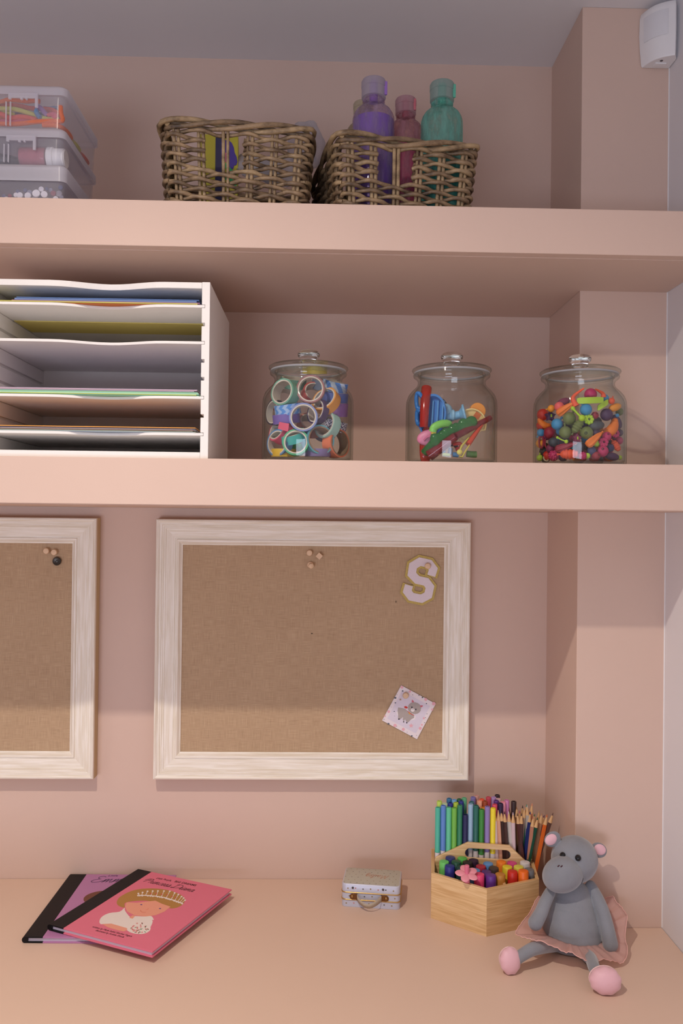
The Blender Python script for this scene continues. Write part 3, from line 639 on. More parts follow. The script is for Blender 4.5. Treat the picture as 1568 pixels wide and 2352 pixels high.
# paint bottles in the right basket
def bottle(label, x, y, rad, ztop, cap, paint, fill, streak, milky=.25, group=None):
    zb_ = Z1T + .0085; h = ztop - zb_; t = thing('paint_bottle', label, 'paint bottle', (x, y, zb_), rnd.uniform(-.2, .2)); k = rad / .031
    ch = .0265 * k; nk = .0125 * k; sh = h - ch - .010 * k
    prof = [(0, 0), (rad * .88, 0), (rad * .98, .003), (rad, .008), (rad, sh - .027 * k), (rad * .985, sh - .021 * k), (rad * .93, sh - .0155 * k), (rad * .82, sh - .010 * k), (rad * .66, sh - .0055 * k), (nk * 1.25, sh - .0015), (nk * 1.12, sh), (nk * 1.32, sh + .0025 * k), (nk * 1.32, sh + .005 * k), (nk, sh + .0065 * k), (nk, sh + .010 * k)]
    MB().lathe(prof, None, 40).obj('bottle_body', thin('bottle_plastic_' + paint[0], streak[0], streak[1], .9, .08, milky=milky, mcol=streak[2], streak=.28), t, smooth=40)
    fz = fill * h; fp = [(max(r_ - .0012, 0), z) for r_, z in prof if z < fz]; last = rad - .0012
    fp[0] = (0, .001); fp = [fp[0]] + [(r_, max(z, .001)) for r_, z in fp[1:]]
    
    MB().lathe(fp + [(last, fz), (0, fz)], None, 40).obj('paint', P(*paint[1], .35), t, smooth=40)
    z0 = sh + .0085 * k; r_ = nk * 1.42
    mb = MB().lathe([(r_ * .8, z0), (r_, z0 + .0004), (r_, z0 + ch * .52), (r_ * 1.0, z0 + ch * .54), (r_ * .97, z0 + ch * .56), (r_ * 1.03, z0 + ch * .59), (r_ * 1.03, z0 + ch * .90), (r_ * .95, z0 + ch), (0, z0 + ch)], None, 32)
    mb.obj('cap', thin('bottle_cap_' + paint[0], (.8, .8, .82, 1), (.6, .6, .62, 1), .8, .2, milky=.6, mcol=cap), t, smooth=35)
    MB().box((r_ * .72, -r_ * .62, z0 + ch * .12), (r_ * 1.02, -r_ * .40, z0 + ch * .86)).obj('cap_hinge', P(*paint[2], .4), t, smooth=0, bevel=.0008)
    MB().lathe([(0, z0 + ch - .002), (nk * .5, z0 + ch - .001), (nk * .5, z0 - .006), (0, z0 - .006)], None, 16).obj('nozzle', P(*paint[2], .45), t)
b_ = at(857, 300, Y=-.283); bottle('tall purple paint bottle half full, left in the right-hand basket', b_.x, -.283, .0312, at(863, 184, Y=-.283).z, (.66, .60, .68, 1), ('purple', (126, 96, 178), (150, 110, 190)), .70, ((.88, .80, .90, 1), (.65, .58, .68, 1), (.50, .38, .52, 1)), .34)
b_ = at(931, 300, Y=-.243); bottle('smaller pink-red paint bottle between the purple and turquoise bottles', b_.x, -.243, .0275, at(930, 227, Y=-.243).z, (.72, .45, .50, 1), ('red', (190, 70, 120), (190, 100, 110)), .62, ((.88, .72, .75, 1), (.62, .42, .45, 1), (.55, .28, .34, 1)), .4)
b_ = at(1014, 300, Y=-.278); bottle('tall turquoise paint bottle, right in the right-hand basket', b_.x, -.278, .0312, at(1012, 191, Y=-.278).z, (.45, .60, .56, 1), ('turquoise', (40, 140, 130), (90, 175, 150)), .42, ((.72, .90, .86, 1), (.45, .68, .64, 1), (.25, .60, .52, 1)), .5)
b_ = at(833, 250, Y=-.2); bottle('pale yellow-capped bottle hidden behind the purple paint bottle', b_.x, -.205, .026, at(833, 236, Y=-.205).z, (.70, .62, .45, 1), ('cream', (190, 170, 120), (190, 165, 120)), .6, ((.8, .75, .65, 1), (.5, .4, .3, 1), (.5, .42, .3, 1)), .5)

# ------------------------------------------------------------------ paper sorter
OX0, OX1, OY0, OY1 = -.4790, -.1590, -.3455, -.1080
OZ0, OZ1 = Z2T, 1.7318
SRT = mat('white_board', L(236, 232, 228), .5, noise_=.02, scale=40, bump=.1, bscale=500); SRE = mat('grey_board_inner', L(226, 222, 218), .55, noise_=.03)
def sorter():
    t = thing('paper_sorter', 'white wooden paper sorter with thin curved shelves, left end of the lower shelf', 'paper sorter', ((OX0 + OX1) / 2, OY0, OZ0)); W = (OX1 - OX0) / 2; D_ = OY1 - OY0; H = OZ1 - OZ0; tk = .0112
    slots = [1.6979, 1.6725, 1.6468, 1.6215, 1.5965, 1.5700, 1.5445, 1.5188]; used = (0, 2, 5, 7)
    for sgn in (1, -1):
        # side panel with slot notches: a comb profile extruded front to back
        xi = W - tk; pl = [(W, 0), (W, H), (xi, H)]
        for z in slots: zz = z - OZ0; pl += [(xi, zz + .0024), (xi + .0045, zz + .0024), (xi + .0045, zz - .0024), (xi, zz - .0024)]
        pl += [(xi, 0)]
        T = Matrix(((sgn, 0, 0, 0), (0, 0, -1, D_), (0, 1, 0, 0), (0, 0, 0, 1)))
        MB().prism(pl, 0, D_, T=T).obj('side_panel', SRT, t, smooth=0, bevel=.0004, seg=1)
    def curved(x0, x1, z0, z1, name, depth_back=D_ - .006, dip=.006, y0=0):
        pts = [(x0, y0), (-.155 + .03 if x0 < -.12 else x0, y0)]
        xs = [x0, -.062] + [-.062 + (.160) * i / 12 for i in range(1, 13)] + [x1]; fr = []
        for x in xs:
            u = (x + .062) / .160; d = dip * (.5 - .5 * math.cos(2 * math.pi * u)) if 0 <= u <= 1 else 0
            fr.append((x, y0 + d * 3))
        MB().prism(fr + [(x1, depth_back), (x0, depth_back)], z0, z1).obj(name, SRT, t, smooth=0, bevel=.0003, seg=1)
    xi = W - tk - .0002
    curved(-xi, xi, H - .0090, H - .0006, 'top_board', dip=.006)
    MB().box((-xi, .0005, 0), (xi, D_ - .006, .0095)).obj('bottom_board', SRT, t, smooth=0, bevel=.0004)
    MB().box((-W + .0004, D_ + .0001, .0004), (W - .0004, D_ + .0035, H - .0006)).obj('back_panel', SRE, t, smooth=0)
    for k in used: z = slots[k] - OZ0; curved(-xi - .0043, xi + .0043, z - .0019, z + .0019, 'shelf', depth_back=D_ - .002)
    return slots
SL_ = sorter()
papers = [(0, [('orange', (196, 112, 60), .0012, 0), ('mustard yellow', (190, 182, 96), .0016, .003), ('pink', (188, 140, 168), .0010, .002), ('light blue', (112, 132, 176), .0024, -.004), ('mid blue', (84, 112, 158), .0012, .004)]),
          (5, [('mint green', (150, 205, 175), .0016, 0), ('lime yellow', (196, 208, 120), .0010, .001), ('pale mint', (158, 206, 186), .0018, .002), ('pale green', (150, 196, 140), .0010, .001), ('aqua', (140, 180, 178), .0008, 0), ('white', (205, 198, 204), .0010, -.003), ('pale pink', (196, 160, 172), .0008, .004), ('lilac grey', (176, 160, 178), .0010, .002)]),
          (7, [('pale blue', (150, 164, 180), .0008, 0), ('pale grey green', (160, 172, 160), .0012, .002), ('cream', (205, 195, 165), .0010, -.002), ('red brown', (140, 92, 76), .0006, .003), ('white-grey', (176, 172, 180), .0008, .001), ('brown', (120, 84, 62), .0008, -.003), ('slate blue', (92, 96, 124), .0006, .001), ('orange yellow', (214, 150, 70), .0012, .003)]),
          ]
rown = {0: 'on the top shelf of the paper sorter', 5: 'on the third shelf of the paper sorter', 7: 'on the fourth shelf of the paper sorter'}
for k, lst in papers:
    z = SL_[k] + .00215
    for i, (nm, c, th, dx) in enumerate(lst):
        x0 = OX0 + .013 + rnd.uniform(0, .003); x1 = OX1 - .0145 - rnd.uniform(0, .004) + min(dx, 0)
        if k == 0 and i >= 2: x0 += .028 + .004 * (i - 2)
        if k == 7: x0 -= 0; x1 -= .004
        mb = MB(); n = 14; vs = []
        y0 = OY0 + .004 + rnd.uniform(0, .003)
        for yy in (y0, OY1 - .012):
            for u in range(n + 1):
                x = x0 + (x1 - x0) * u / n; vs.append((x, yy, z)); vs.append((x, yy, z + th))
        m_ = 2 * (n + 1); fs = []
        for u in range(n):
            a = 2 * u; fs += [(a, a + 2, a + 3, a + 1), (m_ + a, m_ + a + 1, m_ + a + 3, m_ + a + 2), (a + 1, a + 3, m_ + a + 3, m_ + a + 1), (a, m_ + a, m_ + a + 2, a + 2)]
        fs += [(0, 1, m_ + 1, m_), (2 * n, m_ + 2 * n, m_ + 2 * n + 1, 2 * n + 1)]
        o = mb.add(vs, fs).obj('paper_pad', P(*c, .8), smooth=0); center(o)
        tag(o, '%s sheets of craft paper %s' % (nm, rown[k]), 'paper', 'craft paper ' + rown[k]); z += th + .00008
# yellow sheets below seen under the first shelf's back edge
o = MB().box((OX0 + .014, OY0 + .095, SL_[0] - .0032), (OX1 - .015, OY0 + .170, SL_[0] - .0022)).obj('paper_pad', P(214, 196, 112, .8), smooth=0)
center(o); tag(o, 'yellow paper showing under the top sorter shelf', 'paper')

# ------------------------------------------------------------------ glass jars
GLS = thin('jar_glass', (.97, .985, .978, 1), (.44, .51, .47, 1), .95, .015)
GLB = mat('thick_glass', (.95, .98, .97, 1), .02, trans=1.0, ior=1.45)
JY = -.268; JR = .0680
JARS = [at(706, 1050, Y=JY).x, at(1035, 1050, Y=JY).x, at(1329.5, 1050, Y=JY).x]
JARS = [JARS[0], JARS[1], JARS[2]]
def jar(x, label, label_scale=1.0):
    t = thing('glass_jar', label, 'jar', (x, JY, Z2T)); r = JR; w_ = .0028
    out = [(.060, 0), (r - .0016, .0022), (r, .006), (r, .088), (r - .0006, .096), (r - .0035, .1045), (r - .009, .1115), (r - .0145, .1165), (r - .0172, .1205), (r - .0178, .1250), (r - .0160, .1290), (r - .0112, .1325), (r - .0105, .1350), (r - .0112, .1372)]
    inn = [(r - .0165, .1372), (r - .0200, .1330), (r - .0208, .1250), (r - .0200, .1210), (r - .0165, .1160), (r - .0112, .1092), (r - .0055, .1015), (r - w_, .094), (r - w_, .0085), (r - .006, .0068)]
    MB().lathe(out + inn, None, 64).obj('jar_body', GLS, t, smooth=60)
    MB().lathe([(0, .0002), (.0602, .0002), (r - .0030, .0024), (r - .0035, .0062), (0, .0056)], None, 48).obj('jar_base', GLS, t, smooth=60)
    lid = MB().lathe([(0, .1432), (.030, .1430), (.046, .1412), (.0475, .1330), (.0500, .1328), (.0508, .1385), (.0580, .1400), (.0594, .1420), (.0590, .1440), (.0560, .1460), (.030, .1492), (.0135, .1500), (.0120, .1525), (0, .1525)], None, 64).obj('lid', GLS, t, smooth=60)
    MB().lathe([(.0125, .1522), (.0115, .1545), (.0128, .1575), (.0158, .1600), (.0166, .1635), (.0160, .1665), (.0125, .1690), (.0060, .1702), (0, .1704)], None, 40).obj('knob', GLB, lid, smooth=60)
    MB().lathe([(.0512, .1375), (.0560, .1375), (.0565, .1388), (.0560, .1398), (.0512, .1398), (.0508, .1386), (.0512, .1375)], None, 48).obj('seal_ring', thin('seal_plastic', (.8, .8, .82, 1), (.6, .6, .62, 1), .6, .3, milky=.55), lid, smooth=60)
    return t
jar(JARS[0], 'lidded glass jar packed with rolls of coloured washi tape, left of three')
jar(JARS[1], 'lidded glass jar half filled with plastic toy tools, middle of three')
jar(JARS[2], 'lidded glass jar full of colourful toy beads, right of three')
IZ = Z2T + .0072; IR = JR - .0032
def place(jx, p, ext=0.0, zmin=0.0):
    """keep a point inside the jar: ext = radial half size"""
    d = V((p.x - jx, p.y - JY)); mx = IR - ext
    if d.length > mx: d = d.normalized() * mx
    return V((jx + d.x, JY + d.y, max(p.z, IZ + zmin)))
# ---- washi rolls
def z6(x, y, Y): return at(580 + x / 6.03, 780 + y / 6.03, Y=Y)
COREM = mat('card_core', L(205, 192, 180), .8, noise_=.04); CORED = mat('brown_core', L(140, 110, 88), .8)
def roll(x, y, Y, axis, col, label, dia=.040, wd=.0150, pat=None, core=None, thick=.0022):
    a = V(axis).normalized(); r_ = dia / 2; p = z6(x, y, Y)
    d = V((p.x - JARS[0], p.y - JY)); rad = V((d.x, d.y, 0)).normalized() if d.length > 1e-4 else V((0, -1, 0)); ad = abs(a.dot(rad))
    ext = r_ * math.sqrt(max(0, 1 - ad * ad)) + wd / 2 * ad + .0035
    p = place(JARS[0], p, ext, r_ * math.sqrt(max(0, 1 - a.z * a.z)) + wd / 2 * abs(a.z) + .0004)
    t = thing('washi_tape', label, 'washi tape', p, group='rolls of washi tape in the left jar'); T = axisT((0, 0, 0), a)
    ci = r_ - thick - .0018; h = wd / 2
    MB().lathe([(ci, -h), (r_ - thick, -h), (r_ - thick, h), (ci, h), (ci, -h)], T, 40).obj('core', core or COREM, t, smooth=35)
    m = P(*col, .55); mb = MB()
    if pat is None: mb.lathe([(r_ - thick, -h + .0003), (r_, -h + .0003), (r_, h - .0003), (r_ - thick, h - .0003)], T, 40).obj('tape', m, t, smooth=35)
    else:
        kind, c2 = pat; m2 = P(*c2, .55); n = 120; nz = 14; vs = []; fs = []; ms = []
        for j in range(nz + 1):
            z = -h + wd * j / nz
            for i in range(n): q = 2 * math.pi * i / n; vs.append(T @ V((r_ * math.cos(q), r_ * math.sin(q), z)))
        for j in range(nz):
            for i in range(n):
                fs.append((j * n + i, j * n + (i + 1) % n, (j + 1) * n + (i + 1) % n, (j + 1) * n + i)); u = i / n * 16; v = j / nz
                if kind == 'stripe': k = int((u * .9 + v * 1.3) * 1.0) % 2
                elif kind == 'chevron': tri = abs(((v * 1.5) % 1) - .5) * 2; k = int((u * 1.25 + tri * .9)) % 2
                elif kind == 'zigzag': tri = abs(((u * 1.0) % 1) - .5) * 2; k = 1 if ((v * 3 + tri * 0.9) % 1) < .42 else 0
                else: k = int(v * 5) % 2
                ms.append(k)
        mb.add(vs, fs); mb.m = ms; mb.lathe([(r_, -h), (r_ - thick, -h)], T, 40); mb.lathe([(r_ - thick, h), (r_, h)], T, 40); mb.obj('tape', [m, m2], t, smooth=35)
    return t
rolls = [(455, 745, -.300, (-.55, -.80, .15), (108, 160, 140), 'mint green washi tape roll at the upper left of the jar', .040, .018, None),
 (805, 690, -.308, (-.15, -.95, .10), (150, 96, 100), 'thin striped glitter tape roll standing at the top middle of the jar', .0415, .007, ('ring', (205, 175, 160))),
 (1040, 850, -.300, (-.50, -.72, .48), (222, 150, 75), 'orange yellow washi tape roll right of the glitter roll', .040, .015, None),
 (1190, 650, -.282, (.22, -.22, .95), (74, 122, 190), 'blue and white diagonal striped tape roll at the top right', .038, .015, ('stripe', (176, 186, 205))),
 (1255, 800, -.280, (.10, -.20, .97), (84, 98, 160), 'plain blue washi tape roll under the diagonal striped one', .040, .016, None),
 (1260, 965, -.282, (.05, -.16, .97), (138, 92, 150), 'plum purple washi tape roll at the right side of the jar', .040, .020, None),
 (905, 1000, -.302, (-.72, -.62, .20), (72, 52, 92), 'dark purple washi tape roll behind the periwinkle ring', .038, .010, None),
 (705, 1080, -.318, (-.06, -1, .03), (128, 138, 190), 'periwinkle blue tape ring facing forward in the jar middle', .041, .012, None),
 (400, 955, -.305, (-.15, -.16, .97), (86, 142, 210), 'light blue chevron washi tape roll at the left', .038, .015, ('chevron', (160, 184, 222))),
 (250, 1005, -.290, (-.80, -.58, .05), (56, 48, 70), 'dark washi tape roll with white core against the left glass', .038, .010, None),
 (420, 1095, -.298, (-.10, -.10, .98), (120, 98, 170), 'violet washi tape roll lying under the blue chevron roll', .040, .014, None),
 (320, 1260, -.300, (-.70, -.55, .35), (206, 82, 112), 'pink washi tape roll with a loose end at lower left', .038, .015, None),
 (1060, 1195, -.298, (-.70, -.66, .25), (158, 190, 182), 'pale aqua washi tape roll right of the periwinkle ring', .040, .014, None),
 (1225, 1185, -.283, (.25, -.15, .90), (206, 200, 212), 'white tape roll with navy zigzags at the right', .036, .015, ('zigzag', (52, 44, 92))),
 (275, 1490, -.305, (-.62, -.78, .05), (88, 132, 180), 'blue washi tape roll standing at the bottom left of the jar', .040, .013, None),
 (595, 1500, -.318, (-.10, -.98, .12), (76, 168, 122), 'green washi tape roll facing forward at the jar bottom', .038, .012, None),
 (560, 1340, -.300, (-.25, -.40, .88), (76, 178, 172), 'turquoise washi tape roll lying on the green one', .038, .013, None),
 (900, 1400, -.306, (.42, -.90, .08), (88, 150, 166), 'wide teal washi tape roll at the bottom centre', .043, .022, None),
 (1230, 1475, -.296, (.72, -.68, .05), (228, 122, 88), 'coral orange washi tape roll standing at the bottom right', .042, .017, None),
 (900, 1610, -.300, (0, -.05, 1), (118, 100, 150), 'lavender washi tape roll flat on the jar base', .038, .012, None),
 (430, 1600, -.290, (0, -.05, 1), (222, 180, 60), 'yellow washi tape roll flat on the jar base behind the green one', .036, .012, None),
 (860, 770, -.262, (.3, -.8, .5), (190, 80, 80), 'dusty red washi tape roll seen through the glitter roll', .040, .015, None),
 (800, 1190, -.262, (.3, -.7, .6), (206, 130, 115), 'salmon washi tape roll behind the periwinkle ring', .040, .015, None),
 (430, 850, -.250, (.2, -.9, .2), (170, 62, 76), 'dark red washi tape roll seen through the mint roll', .040, .015, None),
 (640, 1470, -.268, (.2, -.2, .9), (70, 176, 86), 'bright green washi tape roll seen through the green ring', .036, .012, None),
 (1000, 620, -.245, (.1, -.3, .9), (110, 120, 140), 'grey blue washi tape roll at the back top of the jar', .040, .015, None),
 (560, 600, -.240, (.1, -.3, .9), (104, 150, 135), 'sea green washi tape roll at the back left top', .040, .015, None),
 (1000, 1230, -.240, (.1, -.9, .2), (80, 90, 150), 'indigo washi tape roll at the back of the jar', .040, .015, None),
 (500, 1230, -.245, (-.1, -.9, .2), (120, 70, 110), 'mulberry washi tape roll at the back left', .040, .015, None),
 (860, 420, -.232, (.0, -.2, 1), (205, 180, 70), 'yellow washi tape roll at the very top back of the jar', .038, .012, None)]
for x, y, Y, ax, c, lab, di, wd, pat in rolls:
    t = roll(x, y, Y, ax, c, lab, di, wd, pat, core=CORED if 'coral' in lab or 'teal' in lab else None)
    if 'loose end' in lab:
        q = [z6(370, 1140, -.3185) - V(t.location), z6(505, 1165, -.3195) - V(t.location), z6(490, 1275, -.3195) - V(t.location), z6(350, 1235, -.3185) - V(t.location)]
        o = MB().add([V(p_) for p_ in q], [(0, 1, 2, 3)]).obj('loose_end', P(212, 84, 112, .55), t, smooth=0); s_ = o.modifiers.new('thick', 'SOLIDIFY'); s_.thickness = .0003

# ---- toy tools in the middle jar
def z7(x, y, Y): return at(900 + x / 6.03, 780 + y / 6.03, Y=Y)
JX2 = JARS[1]
def pj(x, y, Y, e=.004): return place(JX2, z7(x, y, Y), e, e * .7)
def trans(c, name): return mat(name, L(*c), .12, trans=.55, ior=1.4, coat=.3)
REDT = trans((215, 45, 30), 'clear_red'); DRT = trans((160, 35, 50), 'clear_dark_red'); GRT = trans((50, 140, 60), 'clear_green')
def tset(name, label, cat, p): return thing(name, label, cat, p)
def rel(pts, p): return [V(q) - V(p) for q in pts]
def curve_up(pts, rs):
    pass
# red paddle wand
p = pj(270, 1600, -.322, .006); t = tset('toy_wand', 'clear red plastic wand with oval end standing up at the left of the jar', 'toy tool', p)
a, b = pj(350, 1100, -.318), z7(478, 672, -.292); b = place(JX2, b, .006, .01)
MB().tube(rel([pj(330, 1200, -.319), pj(400, 960, -.314), b], p), [.0062, .0068, .0078], 14).obj('shaft', REDT, t, smooth=50)
c_ = (pj(270, 1460, -.320, .011) - p); ax = (a - pj(262, 1560, -.322)).normalized(); Rm = Matrix((ax.cross(V((0, -1, 0))).normalized(), V((0, -1, 0)), ax)).transposed()
MB().ell(c_, (.0092, .004, .030), Rm, 20, 14).obj('paddle', REDT, t, smooth=60)
# blue handled pot / shape cutter with loop handles
p = pj(560, 1080, -.296, .020); t = tset('toy_cutter', 'blue toy cutter with two loop handles, left in the jar', 'toy tool', p)
BLU = P(50, 118, 190, .3); BL2 = P(84, 150, 205, .35); PBL = P(140, 180, 205, .35)
for k, lp in enumerate((((420, 800), (380, 750), (300, 745), (245, 800), (260, 880), (340, 950), (430, 950)), ((380, 1010), (320, 980), (240, 985), (215, 1040), (230, 1110), (290, 1160), (380, 1180)))):
    q = [pj(x, y, -.300 - .004 * k, .003) for x, y in lp]; MB().tube(rel(catmull(q, 6), p), .0032, 10).obj('handle_loop', BLU, t, smooth=60)
ctr = pj(555, 1060, -.302, .02) - p
T = axisT(ctr, (-.45, -.78, .12))
MB().lathe([(0, -.006), (.0235, -.006), (.026, -.004), (.0285, .004), (.0285, .007), (.0255, .007), (.0240, -.001), (0, -.001)], T @ Matrix.Diagonal((.78, 1.12, 1, 1)), 44).obj('dish', BLU, t, smooth=40)
mb = MB()
for i in range(5): mb.box((-.016 + .0078 * i, -.022, -.001), (-.0145 + .0078 * i, .022, .0045), T=T)
mb.obj('dish_rib', BL2, t, smooth=0)
MB().ell(ctr + V((.018, .012, .001)), (.013, .013, .020), Euler((0, .2, 0)).to_matrix(), 22, 14).obj('bulb', PBL, t, smooth=60)
# light blue bobbin
p = pj(900, 1050, -.300, .012); t = tset('toy_bobbin', 'pale blue toy bobbin in the middle of the jar', 'toy tool', p)
T = axisT((0, 0, 0), (1, -.25, .25))
MB().lathe([(0, -.020), (.0085, -.020), (.0085, -.016), (.0062, -.013), (.0060, .004), (.0095, .008), (.0135, .010), (.0140, .0125), (0, .0135)], T, 32).obj('bobbin', P(118, 170, 205, .35), t, smooth=40)
MB().ell((-.006, 0, 0), (.004, .0075, .0085), nu=16).obj('hub', PBL, t)
# black pen cap
p = pj(760, 900, -.270); t = tset('pen_clip', 'black plastic clip pointing up behind the blue cutter', 'clip', p)
MB().tube(rel([pj(690, 835, -.272), pj(830, 990, -.266)], p), [.0065, .0022], 4, flat=.5).obj('clip', P(40, 38, 46, .3), t, smooth=0, bevel=.0006)
# cream oval with orange tip
p = pj(1130, 1180, -.298, .006); t = tset('toy_scoop', 'cream oval plastic scoop with orange end at the right of the jar', 'toy tool', p)
a = pj(940, 1400, -.300, .008) - p; b = pj(1190, 1030, -.290, .012) - p; ax = (b - a).normalized(); nrm = V((.25, -.9, .2)); nrm = (nrm - ax * nrm.dot(ax)).normalized(); sd = ax.cross(nrm)
TT = Matrix(((sd.x, ax.x, nrm.x, 0), (sd.y, ax.y, nrm.y, 0), (sd.z, ax.z, nrm.z, 0), (0, 0, 0, 1)))
ln = (b - a).length; mid = (a + b) / 2
def ov(w0, w1, l0, l1, n=32):
    o = []
    for i in range(n):
        q = 2 * math.pi * i / n; c = math.cos(q); s_ = math.sin(q); o.append(((w1 if s_ > 0 else w0) * c * (1 if s_ > 0 else (1 - .35 * abs(s_))), (l1 if s_ > 0 else l0) * s_))
    return o
MB().prism(ov(.0165, .0215, ln * .62, .022), -.002, .0015, T=Matrix.Translation(mid + ax * .006) @ TT).obj('scoop_plate', P(226, 196, 130, .4), t, smooth=40, bevel=.0008)
MB().ribbon(ov(.0165, .0215, ln * .62, .022), .002, .0015, .004, T=Matrix.Translation(mid + ax * .006) @ TT, closed=True).obj('scoop_rim', P(232, 205, 140, .4), t, smooth=40)
MB().prism(blob(0, 0, .012, .012), -.010, -.003, T=Matrix.Translation(b + ax * .006 + sd * -.002) @ TT).obj('orange_end', P(235, 150, 60, .4), t, smooth=40, bevel=.001)
MB().prism([(-.0045, -.004), (.0045, -.004), (.0045, .005), (-.0045, .005)], .0015, .002, T=Matrix.Translation(b - ax * .004) @ TT).obj('orange_window', P(205, 105, 50, .4), t, smooth=0)
# lime band
p = pj(680, 1190, -.318, .012); t = tset('toy_hoop', 'lime green plastic band with yellow tip leaning in the jar', 'toy tool', p)
q = catmull([pj(545, 1270, -.322, .004), pj(580, 1210, -.321, .004), pj(690, 1165, -.318, .004), pj(820, 1160, -.310, .004)], 7)
MB().tube(rel(q, p), [.0045] * (len(q) - 4) + [.0042, .0036, .003, .002], 10, flat=1.25).obj('band', P(130, 200, 90, .35), t, smooth=60)
MB().box((-.0035, -.003, -.005), (.0035, .003, .004), T=Matrix.Translation(pj(545, 1255, -.3235, .005) - p)).obj('yellow_tip', P(225, 185, 70, .4), t, smooth=0, bevel=.0008)
# pink oval disc
p = pj(430, 1340, -.317, .012); t = tset('toy_disc', 'pink oval plastic disc at the lower left of the jar', 'toy tool', p)
MB().ell((0, 0, 0), (.0190, .0060, .0118), Euler((0, R(-14), 0)).to_matrix(), 28, 14).obj('disc', P(220, 132, 165, .4), t, smooth=60)
T = axisT((.001, -.0045, 0), (0, -1, 0)); MB().tube(rel(catmull([pj(345, 1385, -.3215, .0022), pj(420, 1345, -.3225, .0022), pj(520, 1330, -.3215, .0022)], 5), p), .0018, 8).obj('raised_edge', P(205, 112, 148, .4), t, smooth=60)
# green stick
p = pj(700, 1330, -.316, .006); t = tset('toy_saw', 'clear green plastic stick with moulded notched end across the jar', 'toy tool', p)
A, Bq, Cq = pj(330, 1560, -.318, .006), pj(600, 1390, -.321, .006), pj(1100, 1140, -.310, .008)
MB().tube(rel([A, Bq], p), [.0062, .0066], 14).obj('shaft', GRT, t, smooth=50)
mb = MB(); n = 11
for i in range(n):
    u = i / (n - 1); c_ = Bq.lerp(Cq, u) - p; mb.ell(c_, (.0085 + .002 * math.sin(i * 1.9), .0055, .0095 + .0015 * math.cos(i * 2.3)), Euler((0, R(-25), 0)).to_matrix(), 14, 10)
mb.obj('notched_blade', GRT, t, smooth=50)
# dark red stick
p = pj(800, 1390, -.322, .006); t = tset('toy_chisel', 'clear dark red plastic stick lying diagonally in front of the green one', 'toy tool', p)
A, Bq, Cq = pj(430, 1600, -.324, .006), pj(880, 1340, -.325, .006), pj(1360, 1085, -.292, .005)
MB().tube(rel([A, A.lerp(Bq, .5), Bq], p), [.0085, .0075, .0062], 14).obj('grip', DRT, t, smooth=50)
MB().tube(rel([Bq, Bq.lerp(Cq, .5), Cq], p), [.0052, .0048, .0040], 14).obj('rod', DRT, t, smooth=50)
# orange-red rod and yellow tweezers
p = pj(1140, 1330, -.312); t = tset('toy_rod', 'orange red thin plastic rod leaning right above the yellow tweezers', 'toy tool', p)
MB().tube(rel([pj(1050, 1450, -.316), pj(1240, 1180, -.302)], p), [.0042, .0026], 10).obj('rod', P(205, 68, 40, .3), t, smooth=50)
p = pj(1000, 1530, -.318); t = tset('tweezers', 'yellow plastic tweezers lying with open tips at the lower right of the jar', 'tweezers', p)
YL = P(205, 190, 85, .35)
MB().tube(rel([pj(930, 1560, -.322, .003), pj(960, 1480, -.321, .003), pj(1060, 1360, -.316, .003)], p), [.0022, .0030, .0016], 8, flat=.6).obj('arm', YL, t, smooth=40)
MB().tube(rel([pj(930, 1620, -.322, .003), pj(965, 1640, -.322, .003), pj(1030, 1520, -.320, .003), pj(1085, 1440, -.316, .003)], p), [.0024, .0026, .0018, .0014], 8, flat=.6).obj('arm', YL, t, smooth=40)
MB().ell(pj(935, 1560, -.3235, .0045) - p, (.0042, .003, .0042), nu=14).obj('tip_pad', P(220, 205, 100, .35), t)
# small things on the base
smalls = [('toy_clamp', 'red and black small clamp on the base of the jar behind the dark red stick', [(840, 1450), (940, 1440), (950, 1490), (880, 1520)], -.300, .0028, (215, 60, 45)),
          ('toy_clip', 'black small clip near the bottom centre of the jar', [(720, 1480), (850, 1450), (900, 1500)], -.290, .003, (45, 45, 55)),
          ('toy_leaf', 'green oval plastic piece lying flat at the bottom right of the jar', [(1030, 1580), (1110, 1590), (1170, 1590)], -.300, .0048, (90, 140, 62)),
          ('toy_tag', 'blue small plastic piece at the bottom centre of the jar', [(840, 1590), (920, 1600)], -.316, .0036, (84, 130, 180)),
          ('toy_tube', 'clear small tube standing near the bottom centre of the jar', [(800, 1590), (815, 1500)], -.314, .0034, (150, 160, 180)),
          ('toy_block', 'orange small plastic block at the bottom of the jar', [(600, 1580), (650, 1565)], -.318, .0034, (230, 130, 50)),
          ('toy_stub', 'pale blue small plastic stub at the bottom of the jar', [(670, 1550), (730, 1530)], -.316, .0034, (120, 175, 215)),
          ('toy_strip', 'pale lime small strip at the bottom of the jar', [(700, 1590), (800, 1600)], -.320, .0024, (185, 200, 130))]
for nm, lab, pts, Y, r_, c in smalls:
    q = [pj(x, y, Y, r_ + .001) for x, y in pts]; o = MB().tube(catmull(q, 4) if len(q) > 2 else q, r_, 10).obj(nm, P(*c, .35), smooth=50, bevel=.0005); center(o); tag(o, lab, 'toy tool')

